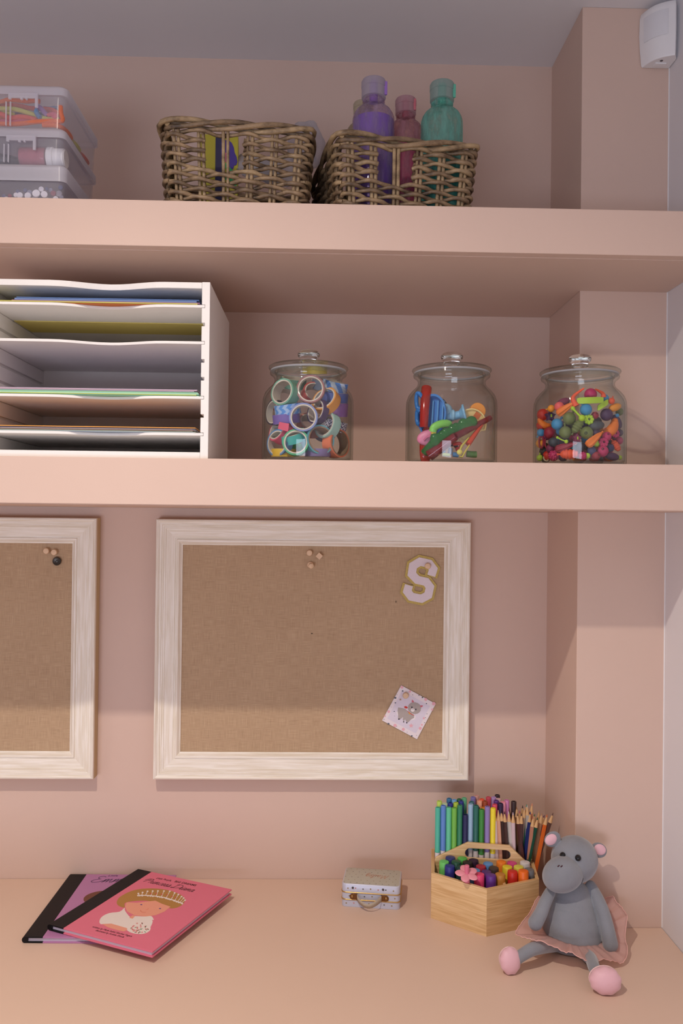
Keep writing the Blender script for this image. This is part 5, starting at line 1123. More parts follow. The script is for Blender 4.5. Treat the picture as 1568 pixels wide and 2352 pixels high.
# ------------------------------------------------------------------ little suitcase tin
def tin():
    q0 = at(784, 2081.5, Z=DZ); q1 = at(918, 2090.5, Z=DZ); ang = math.atan2(q1.y - q0.y, q1.x - q0.x); W = (q1 - q0).length; Dp = .066; 
    t = thing('suitcase_tin', 'small pale blue dotted suitcase tin with ribbon handle on the desk', 'tin', (q0.x, q0.y, DZ), ang)
    TB = mat('tin_blue', L(196, 200, 218), .35, noise_=.03, metal=.15); TT_ = mat('tin_top', L(186, 184, 170), .35, noise_=.03, metal=.15); GD = mat('gold_rim', L(205, 170, 105), .3, metal=.9); BRS = mat('brass', L(128, 92, 58), .3, metal=.9)
    r_ = .0075; h0, h1, h2 = .0125, .0245, .0385
    def pl(e=0): return rrect(-e, W + e, -e, Dp + e, r_ + e, 5)
    mb = MB(); shell(mb, [(pl(), 0), (pl(), h0 - .0008)], closed_top=True); mb.obj('tin_base', TB, t, smooth=40, bevel=.0004)
    mb = MB(); shell(mb, [(pl(), h0 + .0004), (pl(), h1 - .0008)], closed_top=True); mb.obj('tin_body', TB, t, smooth=40)
    mb = MB(); shell(mb, [(pl(), h1 + .0004), (pl(), h2 - .0015), (pl(-.0006), h2 - .0004), (pl(-.0016), h2)], closed_top=True); mb.m[-1] = 1; mb.obj('lid', [TB, TT_], t, smooth=40)
    for z in (h0, h1):
        q = [V((a, b, z)) for a, b in pl(.0004)]; MB().tube(q, .0010, 8, closed=True).obj('gold_rim', GD, t, smooth=60)
    # printed dots
    mb = MB(); k = 0
    for i in range(9):
        for j in range(6):
            x = .006 + i * (W - .012) / 8 + (.0035 if j % 2 else -.0025); y = .006 + j * (Dp - .012) / 5
            if 3 <= i <= 6 and 2 <= j <= 3 or not (.003 < x < W - .003): continue
            mb.prism(blob(x, y, .0011, .0008, n=8), h2 + .00002, h2 + .00006, k % 2); k += 1
    TF = Matrix(((1, 0, 0, 0), (0, 0, -1, 0), (0, 1, 0, 0), (0, 0, 0, 1)))
    for z, off in ((.006, 0), (.0185, .4), (.031, .2)):
        for i in range(7):
            x = .008 + (i + off) * (W - .014) / 6.6
            if x < W - .006: mb.prism(blob(x, z + .0008 * (i % 2), .0013, .0013, n=8), .00002, .00008, (i + 1) % 3, TF)
    mb.obj('printed_dots', [P(92, 92, 92, .4), P(150, 128, 88, .4), P(200, 140, 140, .4)], t, smooth=0)
    T = frame_T((W * .78, Dp * .62, h2 + .00004), (-1, 0, 0), (0, -1, 0), (0, 0, 1)); script('Maileg', T, .0078, P(184, 132, 104, .4), t, wd=.11, name='lid_lettering', th=.00008)
    # clasps, rivets, ribbon handle
    for x, s_ in ((W * .215, 1), (W * .735, -1)):
        mb = MB(); mb.prism([(x - s_ * .0065 + s_ * .0065 * (1 - math.cos(a)) * .6, .0185 + .0052 * math.sin(a)) for a in [R(-90 + 15 * i) for i in range(1, 12)][::1]][::-1] if False else [(x - s_ * (.002 + .0055 * math.cos(R(a))), .0180 + .0050 * math.sin(R(a))) for a in range(-90, 91, 15)] + [(x + s_ * .0055, .0230), (x + s_ * .0055, .0130)], .0002, .0016, 0, TF)
        mb.obj('clasp', BRS, t, smooth=30, bevel=.0003); MB().ell((x - s_ * .0030, -.0018, .018), (.0026, .0016, .0026), nu=16, nv=10).obj('rivet', mat('brass_rivet', L(165, 128, 80), .22, metal=.9), t)
        MB().tube([V((x + s_ * .0050, -.0022, .0128)), V((x + s_ * .0050, -.0022, .0232))], .0007, 8).obj('clasp_pin', BRS, t)
    for x in (W * .15, W * .67):
        MB().ell((x + .004, -.0008, .0325), (.0019, .0012, .0019), nu=14, nv=8).obj('hinge_dot', P(70, 58, 54, .3), t)
    RB = mat('ribbon_cloth', L(186, 174, 156), .85, bump=.5, bscale=900)
    q = catmull([V((W * .265, -.0020, .018)), V((W * .30, -.009, .0155)), V((W * .40, -.018, .0125)), V((W * .50, -.0200, .0120)), V((W * .60, -.015, .0150)), V((W * .69, -.0022, .018))], 6)
    mb = MB(); vs = []
    for i, p_ in enumerate(q):
        u = i / (len(q) - 1); w_ = .0050; tl = math.sin(math.pi * u) * .5; up = V((0, -math.sin(tl), math.cos(tl))); vs += [p_ + up * w_, p_ - up * w_]
    mb.add(vs, [(2 * i, 2 * i + 1, 2 * i + 3, 2 * i + 2) for i in range(len(q) - 1)]); o = mb.obj('ribbon_handle', RB, t, smooth=60); s_ = o.modifiers.new('thick', 'SOLIDIFY'); s_.thickness = .0008
tin()

# ------------------------------------------------------------------ bamboo pen caddy
BAM = {}
BC1, BC2 = L(202, 160, 108), L(226, 190, 138)
BAMX = woodmat('bamboo', BC1, BC2, 0, scale=10, rough=.4, bump=.2)
HC = V((.2795, -.1085)); HA = .1000; ROT = R(82.4)
n2 = V((math.cos(ROT), math.sin(ROT))); u2 = V((math.sin(ROT), -math.cos(ROT)))
hexv = [HC + (u2 * math.cos(R(a)) + n2 * math.sin(R(a))) * HA for a in (270, 330, 30, 90, 150, 210)]     # F R1 R2 B L2 L1
cad = thing('pen_caddy', 'hexagonal bamboo pen caddy with carrying handle, full of pens, beside the hippo', 'pen caddy', (HC.x, HC.y, DZ))
HH = .0735; WT = .0055
hx = [v - HC for v in hexv]
def inner(k): return [v * (1 - k / (HA * math.cos(R(30)))) for v in hx]
inn = inner(WT)
for i in range(6):
    a, b, c_, d = hx[i], hx[(i + 1) % 6], inn[(i + 1) % 6], inn[i]; e = (b - a).normalized(); o = V((a.x, a.y, 0)); ny = V((-e.y, e.x))
    # wall in its own frame so the grain runs along it; strips of bamboo glued one above another
    w = bpy.data.objects.new('side_wall', None)
    loc = [((p - a).dot(e), (p - a).dot(ny)) for p in (a, b, c_, d)]
    for k_, (z0, z1) in enumerate(((0, .0185), (.0185, .037), (.037, .0555), (.0555, HH))):
        mb = MB().prism(loc, z0, z1); me_ = mb.obj('wall_board', woodmat('bamboo_%d' % ((i + k_ * 2) % 4), *( (L(200, 158, 106), L(222, 184, 132)), (L(210, 170, 118), L(232, 198, 148)), (L(204, 162, 110), L(226, 190, 138)), (L(216, 178, 126), L(236, 204, 156)))[(i + k_ * 2) % 4], 0, scale=20 + 2 * k_, rough=.42, bump=.2), cad, smooth=0)
        me_.location = o; me_.rotation_euler = (0, 0, math.atan2(e.y, e.x))
    bpy.data.objects.remove(w)
fl = MB().prism([(v.x, v.y) for v in inner(WT - .0002)], .001, .0045).obj('floor_board', BAMX, cad, smooth=0)
MB().prism([(v.x * .93, v.y * .93) for v in hx], -.0 + .0002, .001).obj('foot_plate', BAMX, cad, smooth=0)
# handle board across the middle
hw = HA * math.cos(R(30)) - WT - .0004; TH = frame_T((0, 0, 0), (u2.x, u2.y, 0), (0, 0, 1), (-n2.x, -n2.y, 0))
out = [(-hw, .0047), (hw, .0047), (hw, .074), (.041, .1075), (-.026 - .0, .1105), (-hw, .0775)]
out = [(-hw, .0047), (hw, .0047), (hw, .072), (hw - .006, .078), (.044, .1065), (-.026, .1080), (-hw + .002, .080), (-hw, .076)]
hx0, hx1, hz_0, hz_1 = -.030, .046, .0820, .0985; hr = (hz_1 - hz_0) / 2
hole = [(hx1 - hr + hr * math.cos(R(a)), (hz_0 + hz_1) / 2 + hr * math.sin(R(a))) for a in range(-90, 91, 15)] + [(hx0 + hr + hr * math.cos(R(a)), (hz_0 + hz_1) / 2 + hr * math.sin(R(a))) for a in range(90, 271, 15)]
def plate_hole(out, hole, z0, z1, T):
    bm = bmesh.new(); vo = [bm.verts.new((x, y, z0)) for x, y in out]; vh = [bm.verts.new((x, y, z0)) for x, y in hole]
    es = [bm.edges.new((vo[i], vo[(i + 1) % len(vo)])) for i in range(len(vo))] + [bm.edges.new((vh[i], vh[(i + 1) % len(vh)])) for i in range(len(vh))]
    bmesh.ops.triangle_fill(bm, edges=es, use_beauty=True)
    # drop faces inside the hole
    cx = sum(p[0] for p in hole) / len(hole); cy = sum(p[1] for p in hole) / len(hole)
    for f in list(bm.faces):
        c = f.calc_center_median()
        ins = False; j = len(hole) - 1
        for i in range(len(hole)):
            if ((hole[i][1] > c.y) != (hole[j][1] > c.y)) and (c.x < (hole[j][0] - hole[i][0]) * (c.y - hole[i][1]) / (hole[j][1] - hole[i][1]) + hole[i][0]): ins = not ins
            j = i
        if ins: bm.faces.remove(f)
    r = bmesh.ops.extrude_face_region(bm, geom=list(bm.faces)); bmesh.ops.translate(bm, verts=[g for g in r['geom'] if isinstance(g, bmesh.types.BMVert)], vec=(0, 0, z1 - z0))
    bmesh.ops.recalc_face_normals(bm, faces=bm.faces); me = bpy.data.meshes.new('handle_board'); bm.to_mesh(me); bm.free()
    o = bpy.data.objects.new('handle_board', me); COL.objects.link(o); o.matrix_local = T; return o
o = plate_hole(out, hole, -.0026, .0026, TH); o.data.materials.append(woodmat('bamboo_handle', L(214, 174, 122), L(236, 204, 154), 0, scale=20, rough=.4, bump=.2)); o.parent = cad; b_ = o.modifiers.new('bevel', 'BEVEL'); b_.width = .0007; b_.segments = 2; b_.limit_method = 'ANGLE'
for (xa, sgn) in ((-.036, -1), (.030, 1)):
    # short dividers in the front tray
    ya = -.0035; yb = -(HA - abs(xa) * math.tan(R(30))) + WT * 1.15 + .0006
    o = MB().box((yb, -.0022, .0047), (ya, .0022, HH - .004)).obj('divider', BAMX, cad, smooth=0); o.matrix_local = frame_T((u2.x * xa, u2.y * xa, 0), (n2.x, n2.y, 0), (-n2.y, n2.x, 0), (0, 0, 1))

def z9(x, y): return 960 + x / 4.356, 1800 + y / 4.356
def in_hex(p, m, half=0, hm=.004):
    """clamp xy inside the caddy, margin m; half=1 back tray, -1 front tray"""
    q = V((p.x, p.y)) - HC
    for _ in range(4):
        for i in range(6):
            a, b = hx[i], hx[(i + 1) % 6]; e = (b - a).normalized(); nn = V((-e.y, e.x)); d = (q - a).dot(nn)
            if d < WT + m: q = q + nn * (WT + m - d)
        if half: 
            s_ = q.dot(n2) * half
            if s_ < hm + m: q = q + n2 * half * (hm + m - s_)
    return q + HC
FLZ = DZ + .0048
# chunky markers
chunky = [(262, 770, (112, 200, 104), 'light green', 'at the far left end of the front tray'), (328, 735, (52, 54, 120), 'navy', 'at the back left beside the handle board'), (445, 742, (88, 182, 82), 'bright green', 'by the handle board, second from left'),
 (377, 775, (42, 84, 66), 'dark green', 'between the navy and light green ones'), (313, 818, (48, 50, 132), 'royal blue', 'in front of the light green one'), (430, 824, (34, 62, 60), 'blackish green', 'behind the flower pen, left'), (555, 757, (56, 34, 56), 'dark aubergine', 'by the handle hole, left'),
 (498, 788, (40, 34, 32), 'black', 'left middle behind the flower pen'), (590, 862, (84, 145, 196), 'sky blue', 'right behind the flower pen'), (703, 792, (96, 148, 206), 'cornflower blue', 'by the handle board in the middle'), (640, 822, (170, 44, 64), 'crimson', 'in the middle of the tray'),
 (705, 872, (90, 50, 116), 'deep violet', 'between the crimson and gold ones'), (762, 842, (74, 58, 52), 'dark grey brown', 'in the middle right of the violet one'), (852, 778, (242, 134, 44), 'soft orange', 'by the handle board right of centre'), (970, 785, (208, 70, 136), 'magenta', 'by the handle board at the right'),
 (1088, 787, (218, 214, 214), 'white', 'at the back right end'), (910, 824, (228, 208, 54), 'yellow', 'in the right half of the tray'), (1032, 822, (218, 214, 84), 'pale yellow', 'in the right half next to the white one'), (620, 914, (230, 72, 118), 'hot pink', 'at the front edge beside the flower pen'),
 (742, 926, (100, 50, 138), 'purple', 'at the front corner of the tray'), (840, 902, (192, 130, 56), 'ochre', 'at the front edge right of the corner'), (977, 874, (205, 48, 36), 'red', 'at the front right edge'), (1100, 874, (240, 114, 34), 'deep orange', 'at the front right edge, rightmost'), (1172, 885, (118, 118, 120), 'grey', 'half hidden at the right end of the tray')]
pts_ = []
for x, y, c, nm, wh in chunky:
    p = at(*z9(x, y), Z=.8440); q = V((p.x, p.y)) - HC; u_, w_ = q.dot(u2), q.dot(n2); pts_.append([V((u_, w_)), p.z])
wmax = max(k_[0].y for k_ in pts_)
for k_ in pts_:
    u_, w_ = k_[0]; lo_ = -(HA - abs(u_) * math.tan(R(30))) + WT * 1.15 + .0100; w_ = -.0125 + (w_ - wmax) * .80; k_[0] = HC + u2 * u_ * .985 + n2 * max(w_, lo_)
pfl = at(*z9(487, 905), Z=.853); qf = in_hex(pfl, .0050, -1, .003)
for it in range(60):
    for i in range(len(pts_)):
        for j in range(i + 1, len(pts_)):
            d = pts_[j][0] - pts_[i][0]; l_ = d.length
            if 1e-6 < l_ < .0172: s_ = d.normalized() * (.0172 - l_) / 2; pts_[i][0] = pts_[i][0] - s_; pts_[j][0] = pts_[j][0] + s_
    for k_ in pts_:
        d = k_[0] - qf
        if d.length < .0128: k_[0] = qf + d.normalized() * .0128
        k_[0] = in_hex(k_[0], .0085, -1, .003)
for (x, y, c, nm, wh), (q, z) in zip(chunky, pts_):
    z = max(.832, at(*z9(x, y), P=V((q.x, q.y, 0)), N=V((n2.x, n2.y, 0))).z)
    h = z - FLZ + rnd.uniform(-.001, .001); t = thing('chunky_marker', '%s capped chunky marker %s' % (nm, wh), 'marker', (q.x, q.y, FLZ), rnd.uniform(0, 3), 'chunky markers in the front tray of the caddy'); r_ = .0084
    MB().lathe([(0, 0), (r_ * .96, 0), (r_ * .98, .001), (r_ * .98, h - .040)], None, 28).obj('barrel', P(205, 200, 198, .4), t)
    MB().lathe([(r_ * .99, h - .040), (r_, h - .0392), (r_ * .985, h - .002), (r_ * .92, h - .0004), (r_ * .80, h), (0, h)], None, 28).obj('cap', P(*c, .42), t, smooth=40)
# flower pen
p = at(*z9(487, 905), P=V((qf.x, qf.y, 0)), N=V((n2.x, n2.y, 0))); t = thing('flower_pen', 'pink flower topped pen standing in the front tray of the caddy', 'pen', (p.x, p.y, p.z)); FP = P(226, 130, 150, .45)
q2 = in_hex(p, .004, -1)
MB().tube([V((0, 0, .001)), V((.0015, .002, -.030)), V((q2.x - p.x, q2.y - p.y, FLZ - p.z + .0035))], .0046, 12).obj('barrel', FP, t, smooth=50)
mb = MB(); 
for i in range(5):
    a = R(90 + 72 * i + 12); c_ = V((.0100 * math.cos(a), .0100 * math.sin(a), .0012)); mb.ell(c_, (.0090, .0070, .0017), Euler((0, 0, a)).to_matrix(), 16, 8)
mb.obj('petals', P(232, 152, 166, .45), t, smooth=50).rotation_euler = (R(20), 0, 0)
MB().lathe([(0, 0), (.0036, 0), (.0034, .004), (.0040, .006), (.0040, .0125), (.0030, .0135), (0, .0137)], Matrix.Translation((0, 0, .001)), 18).obj('flower_centre', P(216, 116, 142, .45), t, smooth=40)
# felt pens in the back tray
felt = [(232, 238, 'teal green', (78, 180, 156), 1), (300, 236, 'mint', (98, 194, 152), 1), (360, 241, 'leaf green', (114, 180, 74), 1), (437, 308, 'dark navy', (38, 38, 82), 2), (492, 308, 'cyan blue', (48, 138, 172), 2), (573, 230, 'midnight blue', (30, 30, 70), 1), (622, 255, 'grass green', (62, 136, 58), 1), (712, 333, 'bright yellow', (232, 218, 44), 2),
 (275, 218, 'periwinkle', (92, 132, 202), 0), (220, 173, 'lime', (182, 208, 92), 0), (255, 195, 'pale green', (190, 210, 176), 0), (332, 148, 'steel blue', (52, 112, 152), 0), (357, 160, 'light blue', (112, 168, 216), 0), (318, 193, 'indigo', (42, 42, 134), 0), (404, 153, 'forest green', (42, 102, 62), 0), (458, 141, 'seafoam', (98, 176, 132), 0), (418, 172, 'royal navy', (42, 52, 132), 0), (415, 190, 'chartreuse', (168, 192, 62), 0), (445, 215, 'emerald', (52, 128, 92), 0), (500, 203, 'ice blue', (152, 182, 208), 0), (525, 178, 'petrol', (62, 112, 122), 0), (560, 215, 'bottle green', (42, 102, 92), 0),
 (550, 133, 'lavender', (128, 122, 186), 0), (585, 118, 'shell pink', (208, 162, 152), 0), (632, 153, 'orange red', (226, 88, 52), 0), (607, 171, 'peach', (232, 168, 138), 0), (660, 173, 'rust brown', (152, 68, 36), 0), (662, 238, 'golden orange', (218, 142, 52), 0), (700, 228, 'soft violet', (142, 122, 182), 0), (745, 243, 'lemon', (236, 216, 52), 0), (712, 133, 'raspberry', (202, 78, 96), 0), (748, 133, 'lilac', (178, 148, 202), 0), (782, 166, 'grape', (92, 48, 122), 0), (792, 111, 'black', (52, 38, 48), 0), (803, 150, 'blush white', (214, 180, 184), 0), (818, 195, 'dark plum', (42, 22, 62), 0), (745, 206, 'watermelon', (216, 82, 102), 0), (885, 163, 'orchid', (202, 128, 176), 0), (838, 183, 'rose', (232, 152, 172), 0), (1000, 178, 'black brown', (54, 38, 38), 0)]
PR_ = .0046; pen = []
for x, y, nm, c, k in felt:
    px, py = z9(x, y)
    if k == 2: P0 = V((HC.x, HC.y, 0)) + V((n2.x, n2.y, 0)) * .0085; p = at(px, py, P=P0, N=V((n2.x, n2.y, 0)))
    else: p = at(px, py, Z=.9215)
    q = in_hex(p, PR_ + .0003, 1, .003); pen.append([q, p.z if k == 2 else .9215])
# pencils
pcl = [(765, 268, 780, 600, 'whitish pink', (212, 190, 188)), (800, 262, 830, 590, 'peach', (222, 168, 138)), (830, 268, 850, 600, 'chocolate', (62, 42, 38)), (862, 277, 900, 600, 'dark brown', (76, 52, 48)), (905, 275, 945, 620, 'off white', (204, 196, 188)), (948, 285, 1000, 650, 'pale pink', (216, 192, 196)), (990, 295, 1035, 650, 'maroon brown', (88, 50, 46)), (1035, 295, 1090, 700, 'brown', (84, 58, 56)), (1065, 238, 1085, 640, 'beige', (176, 150, 130)), (1092, 212, 1112, 640, 'light grey', (184, 176, 166)), (1122, 280, 1128, 640, 'dark blue', (42, 52, 110)),
 (1152, 325, 1145, 730, 'salmon brown', (186, 128, 104)), (1197, 335, 1182, 760, 'dark green', (28, 78, 60)), (1238, 292, 1215, 600, 'tan', (176, 130, 96)), (1290, 308, 1230, 620, 'orange', (216, 104, 40)), (1350, 292, 1235, 640, 'grey brown', (96, 66, 58)), (945, 195, 960, 500, 'umber', (104, 76, 60)), (1140, 195, 1130, 500, 'flesh orange', (214, 140, 100)), (1045, 218, 1050, 500, 'sepia', (72, 56, 48)), (985, 230, 995, 500, 'ochre brown', (150, 104, 66)), (905, 212, 915, 500, 'pale cream', (200, 180, 160)), (1085, 205, 1090, 500, 'teal green', (60, 130, 100)), (1212, 265, 1190, 560, 'camel', (190, 150, 112)), (1165, 300, 1160, 560, 'moss green', (92, 120, 70)), (1262, 312, 1225, 600, 'purple', (96, 40, 84)), (1015, 268, 1030, 560, 'rosy red', (190, 84, 92))]
pos2 = []
for i, (x, y, x2, y2, nm, c) in enumerate(pcl):
    w_ = .010 if i < 16 else (.026 if i % 2 else .040)
    if nm in ('beige', 'light grey', 'dark blue', 'tan'): w_ = .020
    nn = V((n2.x, n2.y, 0)); P0 = V((HC.x, HC.y, 0)) + nn * w_
    tip = at(*z9(x, y), P=P0, N=nn); lo = at(*z9(x2, y2), P=P0, N=nn); d = (lo - tip).normalized(); k_ = (FLZ + .0006 - tip.z) / d.z; base = tip + d * k_
    # keep length near 17.6 cm: slide the whole pencil if needed
    q = in_hex(base, .0040, 1, .003); pos2.append([q, tip])
for it in range(80):
    A = pen + pos2
    for i in range(len(A)):
        for j in range(i + 1, len(A)):
            m_ = (PR_ if i < len(pen) else .0036) + (PR_ if j < len(pen) else .0036) + .0002; d = A[j][0] - A[i][0]; l_ = d.length
            if l_ < m_:
                if l_ < 1e-6: d = V((1, 0)); l_ = 1e-6
                s_ = d.normalized() * (m_ - l_) / 2; A[i][0] = A[i][0] - s_; A[j][0] = A[j][0] + s_
    for i, k_ in enumerate(A): k_[0] = in_hex(k_[0], (PR_ if i < len(pen) else .0038) + .0002, 1, .003)
for (x, y, nm, c, k), (q, z) in zip(felt, pen):
    t = thing('felt_pen', '%s felt pen standing %s' % (nm, 'in the front row behind the handle board' if k else 'in the crowded back tray of the caddy'), 'pen', (q.x, q.y, FLZ), group='felt pens in the back tray of the caddy'); z = min(max(at(*z9(x, y), P=V((q.x, q.y, 0)), N=V((n2.x, n2.y, 0))).z, .88), .950); h = z - FLZ
    MB().lathe([(0, 0), (PR_ * .7, 0), (PR_ * .95, .002), (PR_ * .95, h - .076 if k != 2 else h - .09)], None, 18).obj('barrel', P(214, 208, 210, .35), t, smooth=40)
    hb = h - (.076 if k != 2 else .09)
    MB().lathe([(PR_, hb), (PR_ * 1.04, hb + .0008), (PR_ * 1.04, hb + .002), (PR_ * .98, hb + .0028), (PR_, h - .001), (PR_ * .86, h), (PR_ * .62, h), (PR_ * .58, h - .0022), (0, h - .0022)], None, 18).obj('cap', P(*c, .35), t, smooth=40)
LEADW = mat('pencil_wood', L(214, 172, 122), .7, noise_=.08, scale=400)
def pencil(tip, base, c, label):
    d = tip - base; h = d.length; t = thing('pencil', label, 'pencil', base, group='coloured pencils in the back tray of the caddy'); T = axisT((0, 0, 0), d); r_ = .0036
    MB().tube([T @ V((0, 0, 0)), T @ V((0, 0, h - .017))], r_, 6).obj('barrel', P(*c, .35), t, smooth=0)
    MB().lathe([(r_ * .98, h - .0172), (r_ * .34, h - .0045)], T, 12).obj('sharpened_wood', LEADW, t); MB().lathe([(r_ * .34, h - .0045), (r_ * .12, h - .0003), (0, h)], T, 10).obj('lead', P(*c, .5), t)
for (x, y, x2, y2, nm, c), (q, tip) in zip(pcl, pos2):
    pencil(tip, V((q.x, q.y, FLZ + .0006)), c, '%s coloured pencil standing tip up in the back tray' % nm)

# ------------------------------------------------------------------ plush hippo
def zh(x, y, Y): return at(1120 + x / 4.126, 1880 + y / 4.126, Y=Y)
FURN = mat('grey_plush', L(134, 137, 144), .95, spec=.1, noise_=.16, scale=38, bump=.5, bscale=900, sheen=.5)
hip = thing('plush_hippo', 'grey plush hippo in pink tutu and slippers sitting against the wall column', 'soft toy', (zh(790, 1200, -.245).x, -.245, DZ))
O = V(hip.location)
def build_body():
    mb = MB(); 
    S_ = lambda x, y, Y: zh(x, y, Y) - O
    hc = S_(820, 385, -.222); mb.ell(hc, (.0358, .0340, .0352), Euler((0, R(-12), 0)).to_matrix(), 32, 22)
    mz = S_(706, 530, -.249); mb.ell(mz, (.0312, .0240, .0270), Euler((R(8), R(-10), R(8))).to_matrix(), 32, 22, fn=lambda p: V((p.x * (1 + .06 * (-p.z)), p.y, p.z)))
    mb.ell(S_(760, 470, -.236), (.024, .024, .024), nu=24, nv=16)
    # pear shaped torso
    for (x, y, Y, rx, ry, rz) in ((795, 760, -.225, .0290, .0260, .030), (795, 860, -.228, .0345, .0300, .034), (795, 960, -.232, .0400, .0345, .036), (800, 1050, -.236, .0450, .0375, .036), (805, 1110, -.238, .0455, .0380, .0300)):
        mb.ell(S_(x, y, Y), (rx, ry, rz), nu=30, nv=20)
    def limb(pts, rs): q = catmull([S_(*p_) for p_ in pts], 8); n = len(q); mb.tube(q, [rs[0] + (rs[-1] - rs[0]) * i / (n - 1) if len(rs) == 2 else rs[min(int(i / 8), len(rs) - 1)] * (1 - (i / 8 % 1)) + rs[min(int(i / 8) + 1, len(rs) - 1)] * (i / 8 % 1) for i in range(n)], 18); mb.ell(q[-1], rs[-1], nu=18, nv=12); mb.ell(q[0], rs[0], nu=18, nv=12)
    limb([(590, 700, -.236), (545, 790, -.246), (500, 900, -.255), (450, 990, -.262)], [.0085, .0092, .0100, .0110])
    limb([(975, 640, -.222), (1040, 760, -.236), (1095, 900, -.250), (1135, 1060, -.262), (1160, 1190, -.270)], [.0085, .0095, .0102, .0108, .0116])
    p0 = S_(620, 1205, -.262); 
    limb([(640, 1200, -.255), (520, 1215, -.285), (420, 1240, -.300), (330, 1290, -.305), (262, 1340, -.307)], [.0095, .0095, .0092, .0086, .0080])
    limb([(900, 1270, -.262), (975, 1330, -.300), (1010, 1420, -.338), (1065, 1510, -.352)], [.0100, .0092, .0086, .0082])
    # ears
    for (x, y, Y, an) in ((612, 195, -.222, R(-38)), (1050, 300, -.214, R(32))):
        mb.ell(S_(x, y, Y), (.0138, .0045, .0118), Euler((0, an, R(0))).to_matrix(), 20, 12)
    o = mb.obj('body', FURN, hip, smooth=180, fixn=False); 
    for v in o.data.vertices:
        if v.co.z < .0012: v.co.z = .0012 + (v.co.z - .0012) * .02
    rm = o.modifiers.new('remesh', 'REMESH'); rm.mode = 'VOXEL'; rm.voxel_size = .0013; rm.use_smooth_shade = True
    s_ = o.modifiers.new('smooth', 'SMOOTH'); s_.iterations = 5; s_.factor = .5
    return S_, hc, mz
S_, hc, mz = build_body()
BLK = mat('bead_eye', (.008, .008, .01, 1), .08)
for x, y, Y in ((650, 330, -.2535), (856, 373, -.2545)):
    c_ = S_(x, y, Y); d = (c_ - hc); c_ = hc + d * ((.0358) / max(.001, math.sqrt((d.x / .0358) ** 2 + (d.y / .034) ** 2 + (d.z / .0352) ** 2)) / .0358); MB().ell(c_, .0047, nu=18, nv=12).obj('eye', BLK, hip)
TH = P(70, 34, 44, .8)
for pts in (((668, 410), (655, 420), (645, 432)), ((706, 420), (695, 432), (686, 446))):
    q = []
    for x, y in pts: c_ = S_(x, y, -.27); d = c_ - mz; k_ = 1 / math.sqrt((d.x / .0315) ** 2 + (d.y / .0244) ** 2 + (d.z / .0274) ** 2); q.append(mz + d * k_)
    MB().tube(q, .0009, 8).obj('nostril_stitch', TH, hip)
LIN = mat('pink_satin', L(226, 180, 190), .5, bump=.2, bscale=300, sheen=.3)
for (x, y, Y, an, s_) in ((598, 200, -.2262, R(-38), 1), (1062, 295, -.2182, R(32), 1)):
    MB().ell(S_(x, y, Y), (.0098, .0022, .0082), Euler((0, an, 0)).to_matrix(), 18, 10, fn=lambda p: V((p.x, p.y + .5 * abs(p.z) * (1 if p.y < 0 else 0) * .6, p.z))).obj('ear_lining', LIN, hip, smooth=60)
# mouth seam line on the right cheek
q = []
for x, y in ((862, 560), (870, 590), (866, 615)): c_ = S_(x, y, -.255); d = c_ - mz; k_ = 1 / math.sqrt((d.x / .0313) ** 2 + (d.y / .0242) ** 2 + (d.z / .0272) ** 2); q.append(mz + d * k_)
MB().tube(q, .0004, 6).obj('mouth_stitch', P(60, 62, 72, .8), hip)
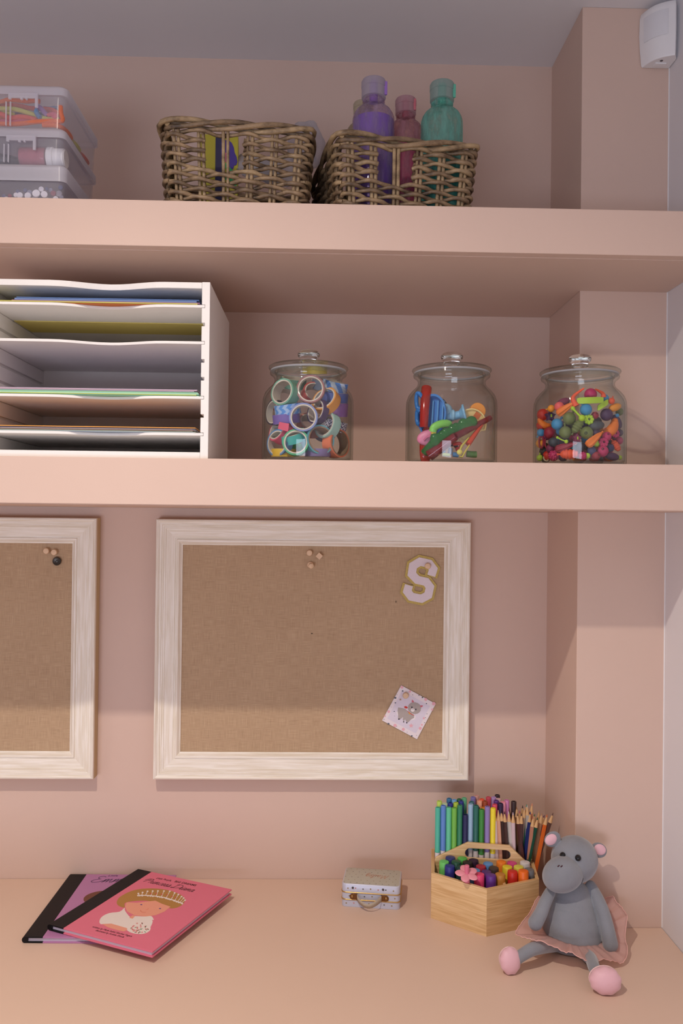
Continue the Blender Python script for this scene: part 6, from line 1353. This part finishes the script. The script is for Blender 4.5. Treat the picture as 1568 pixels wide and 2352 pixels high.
# slippers
for (x, y, Y, rx, ry, rz, an) in ((212, 1385, -.311, .0158, .0105, .0182, .25), (1112, 1640, -.362, .0218, .0135, .0178, -.1)):
    c_ = S_(x, y, Y); mb = MB(); c_.z = max(c_.z, rz * .97)
    mb.ell(c_, (rx, ry, rz), Euler((R(-14), an * .3, an)).to_matrix(), 30, 20, fn=lambda p: p * (1 + .035 * math.sin(9 * math.atan2(p.z, p.x)) * abs(1 - abs(p.y)) * (abs(p.y) < .8)))
    o = mb.obj('slipper', LIN, hip, smooth=80)
    for v in o.data.vertices: v.co.z = max(v.co.z, .0006)
    e = MB(); e.tube([c_ + V((rx * .92 * math.cos(a), ry * .62, rz * .92 * math.sin(a))) for a in [2 * math.pi * i / 24 for i in range(24)]], .0010, 6, closed=True); o = e.obj('slipper_trim', P(232, 200, 200, .6), hip, smooth=60)
    for v in o.data.vertices: v.co.z = max(v.co.z, .0005)
# tutu
TUT = thin('tutu_net', (.98, .93, .92, 1), (.96, .9, .88, 1), .1, .6, milky=.60, mcol=L(246, 214, 208))
outer = [(262, 1095, -.268), (330, 1120, -.288), (420, 1150, -.297), (500, 1162, -.302), (600, 1205, -.306), (720, 1262, -.310), (800, 1275, -.312), (880, 1325, -.316), (960, 1352, -.318), (1050, 1345, -.316), (1100, 1335, -.312), (1180, 1350, -.306), (1268, 1368, -.297), (1310, 1320, -.288), (1322, 1230, -.270), (1300, 1130, -.255), (1312, 1000, -.240), (1318, 920, -.228), (1270, 850, -.212), (1210, 780, -.200), (1165, 735, -.196), (1000, 800, -.197), (800, 820, -.197), (600, 800, -.197), (480, 740, -.205), (420, 850, -.215), (370, 930, -.235), (310, 1000, -.252)]
cc = S_(800, 1110, -.238); n = len(outer) * 4
op = catmull([S_(*q) for q in outer], 4, True)
vs = []; rings = 8
for k_ in range(rings):
    u = k_ / (rings - 1)
    for i, p_ in enumerate(op):
        a = math.atan2(p_.y - cc.y, p_.x - cc.x); ip = V((cc.x + .0425 * math.cos(a), cc.y + .0355 * math.sin(a), max(.017, min(.030, .017 + (p_.z) * .18))))
        q = ip.lerp(p_, u); q.z += .0022 * math.sin(i * 1.15) * math.sin(math.pi * u * .9) + .0008 * math.sin(i * 2.9) * u; q.z = max(q.z, .0012); vs.append(q)
m_ = len(op); fs = [(k_ * m_ + i, k_ * m_ + (i + 1) % m_, (k_ + 1) * m_ + (i + 1) % m_, (k_ + 1) * m_ + i) for k_ in range(rings - 1) for i in range(m_)]
o = MB().add(vs, fs).obj('tutu', TUT, hip, smooth=60); s_ = o.modifiers.new('thick', 'SOLIDIFY'); s_.thickness = .0004
MB().tube([q + V((0, 0, .0002)) for q in vs[(rings - 1) * m_:]], .0006, 6, closed=True).obj('tutu_hem', P(230, 180, 172, .7), hip, smooth=60)
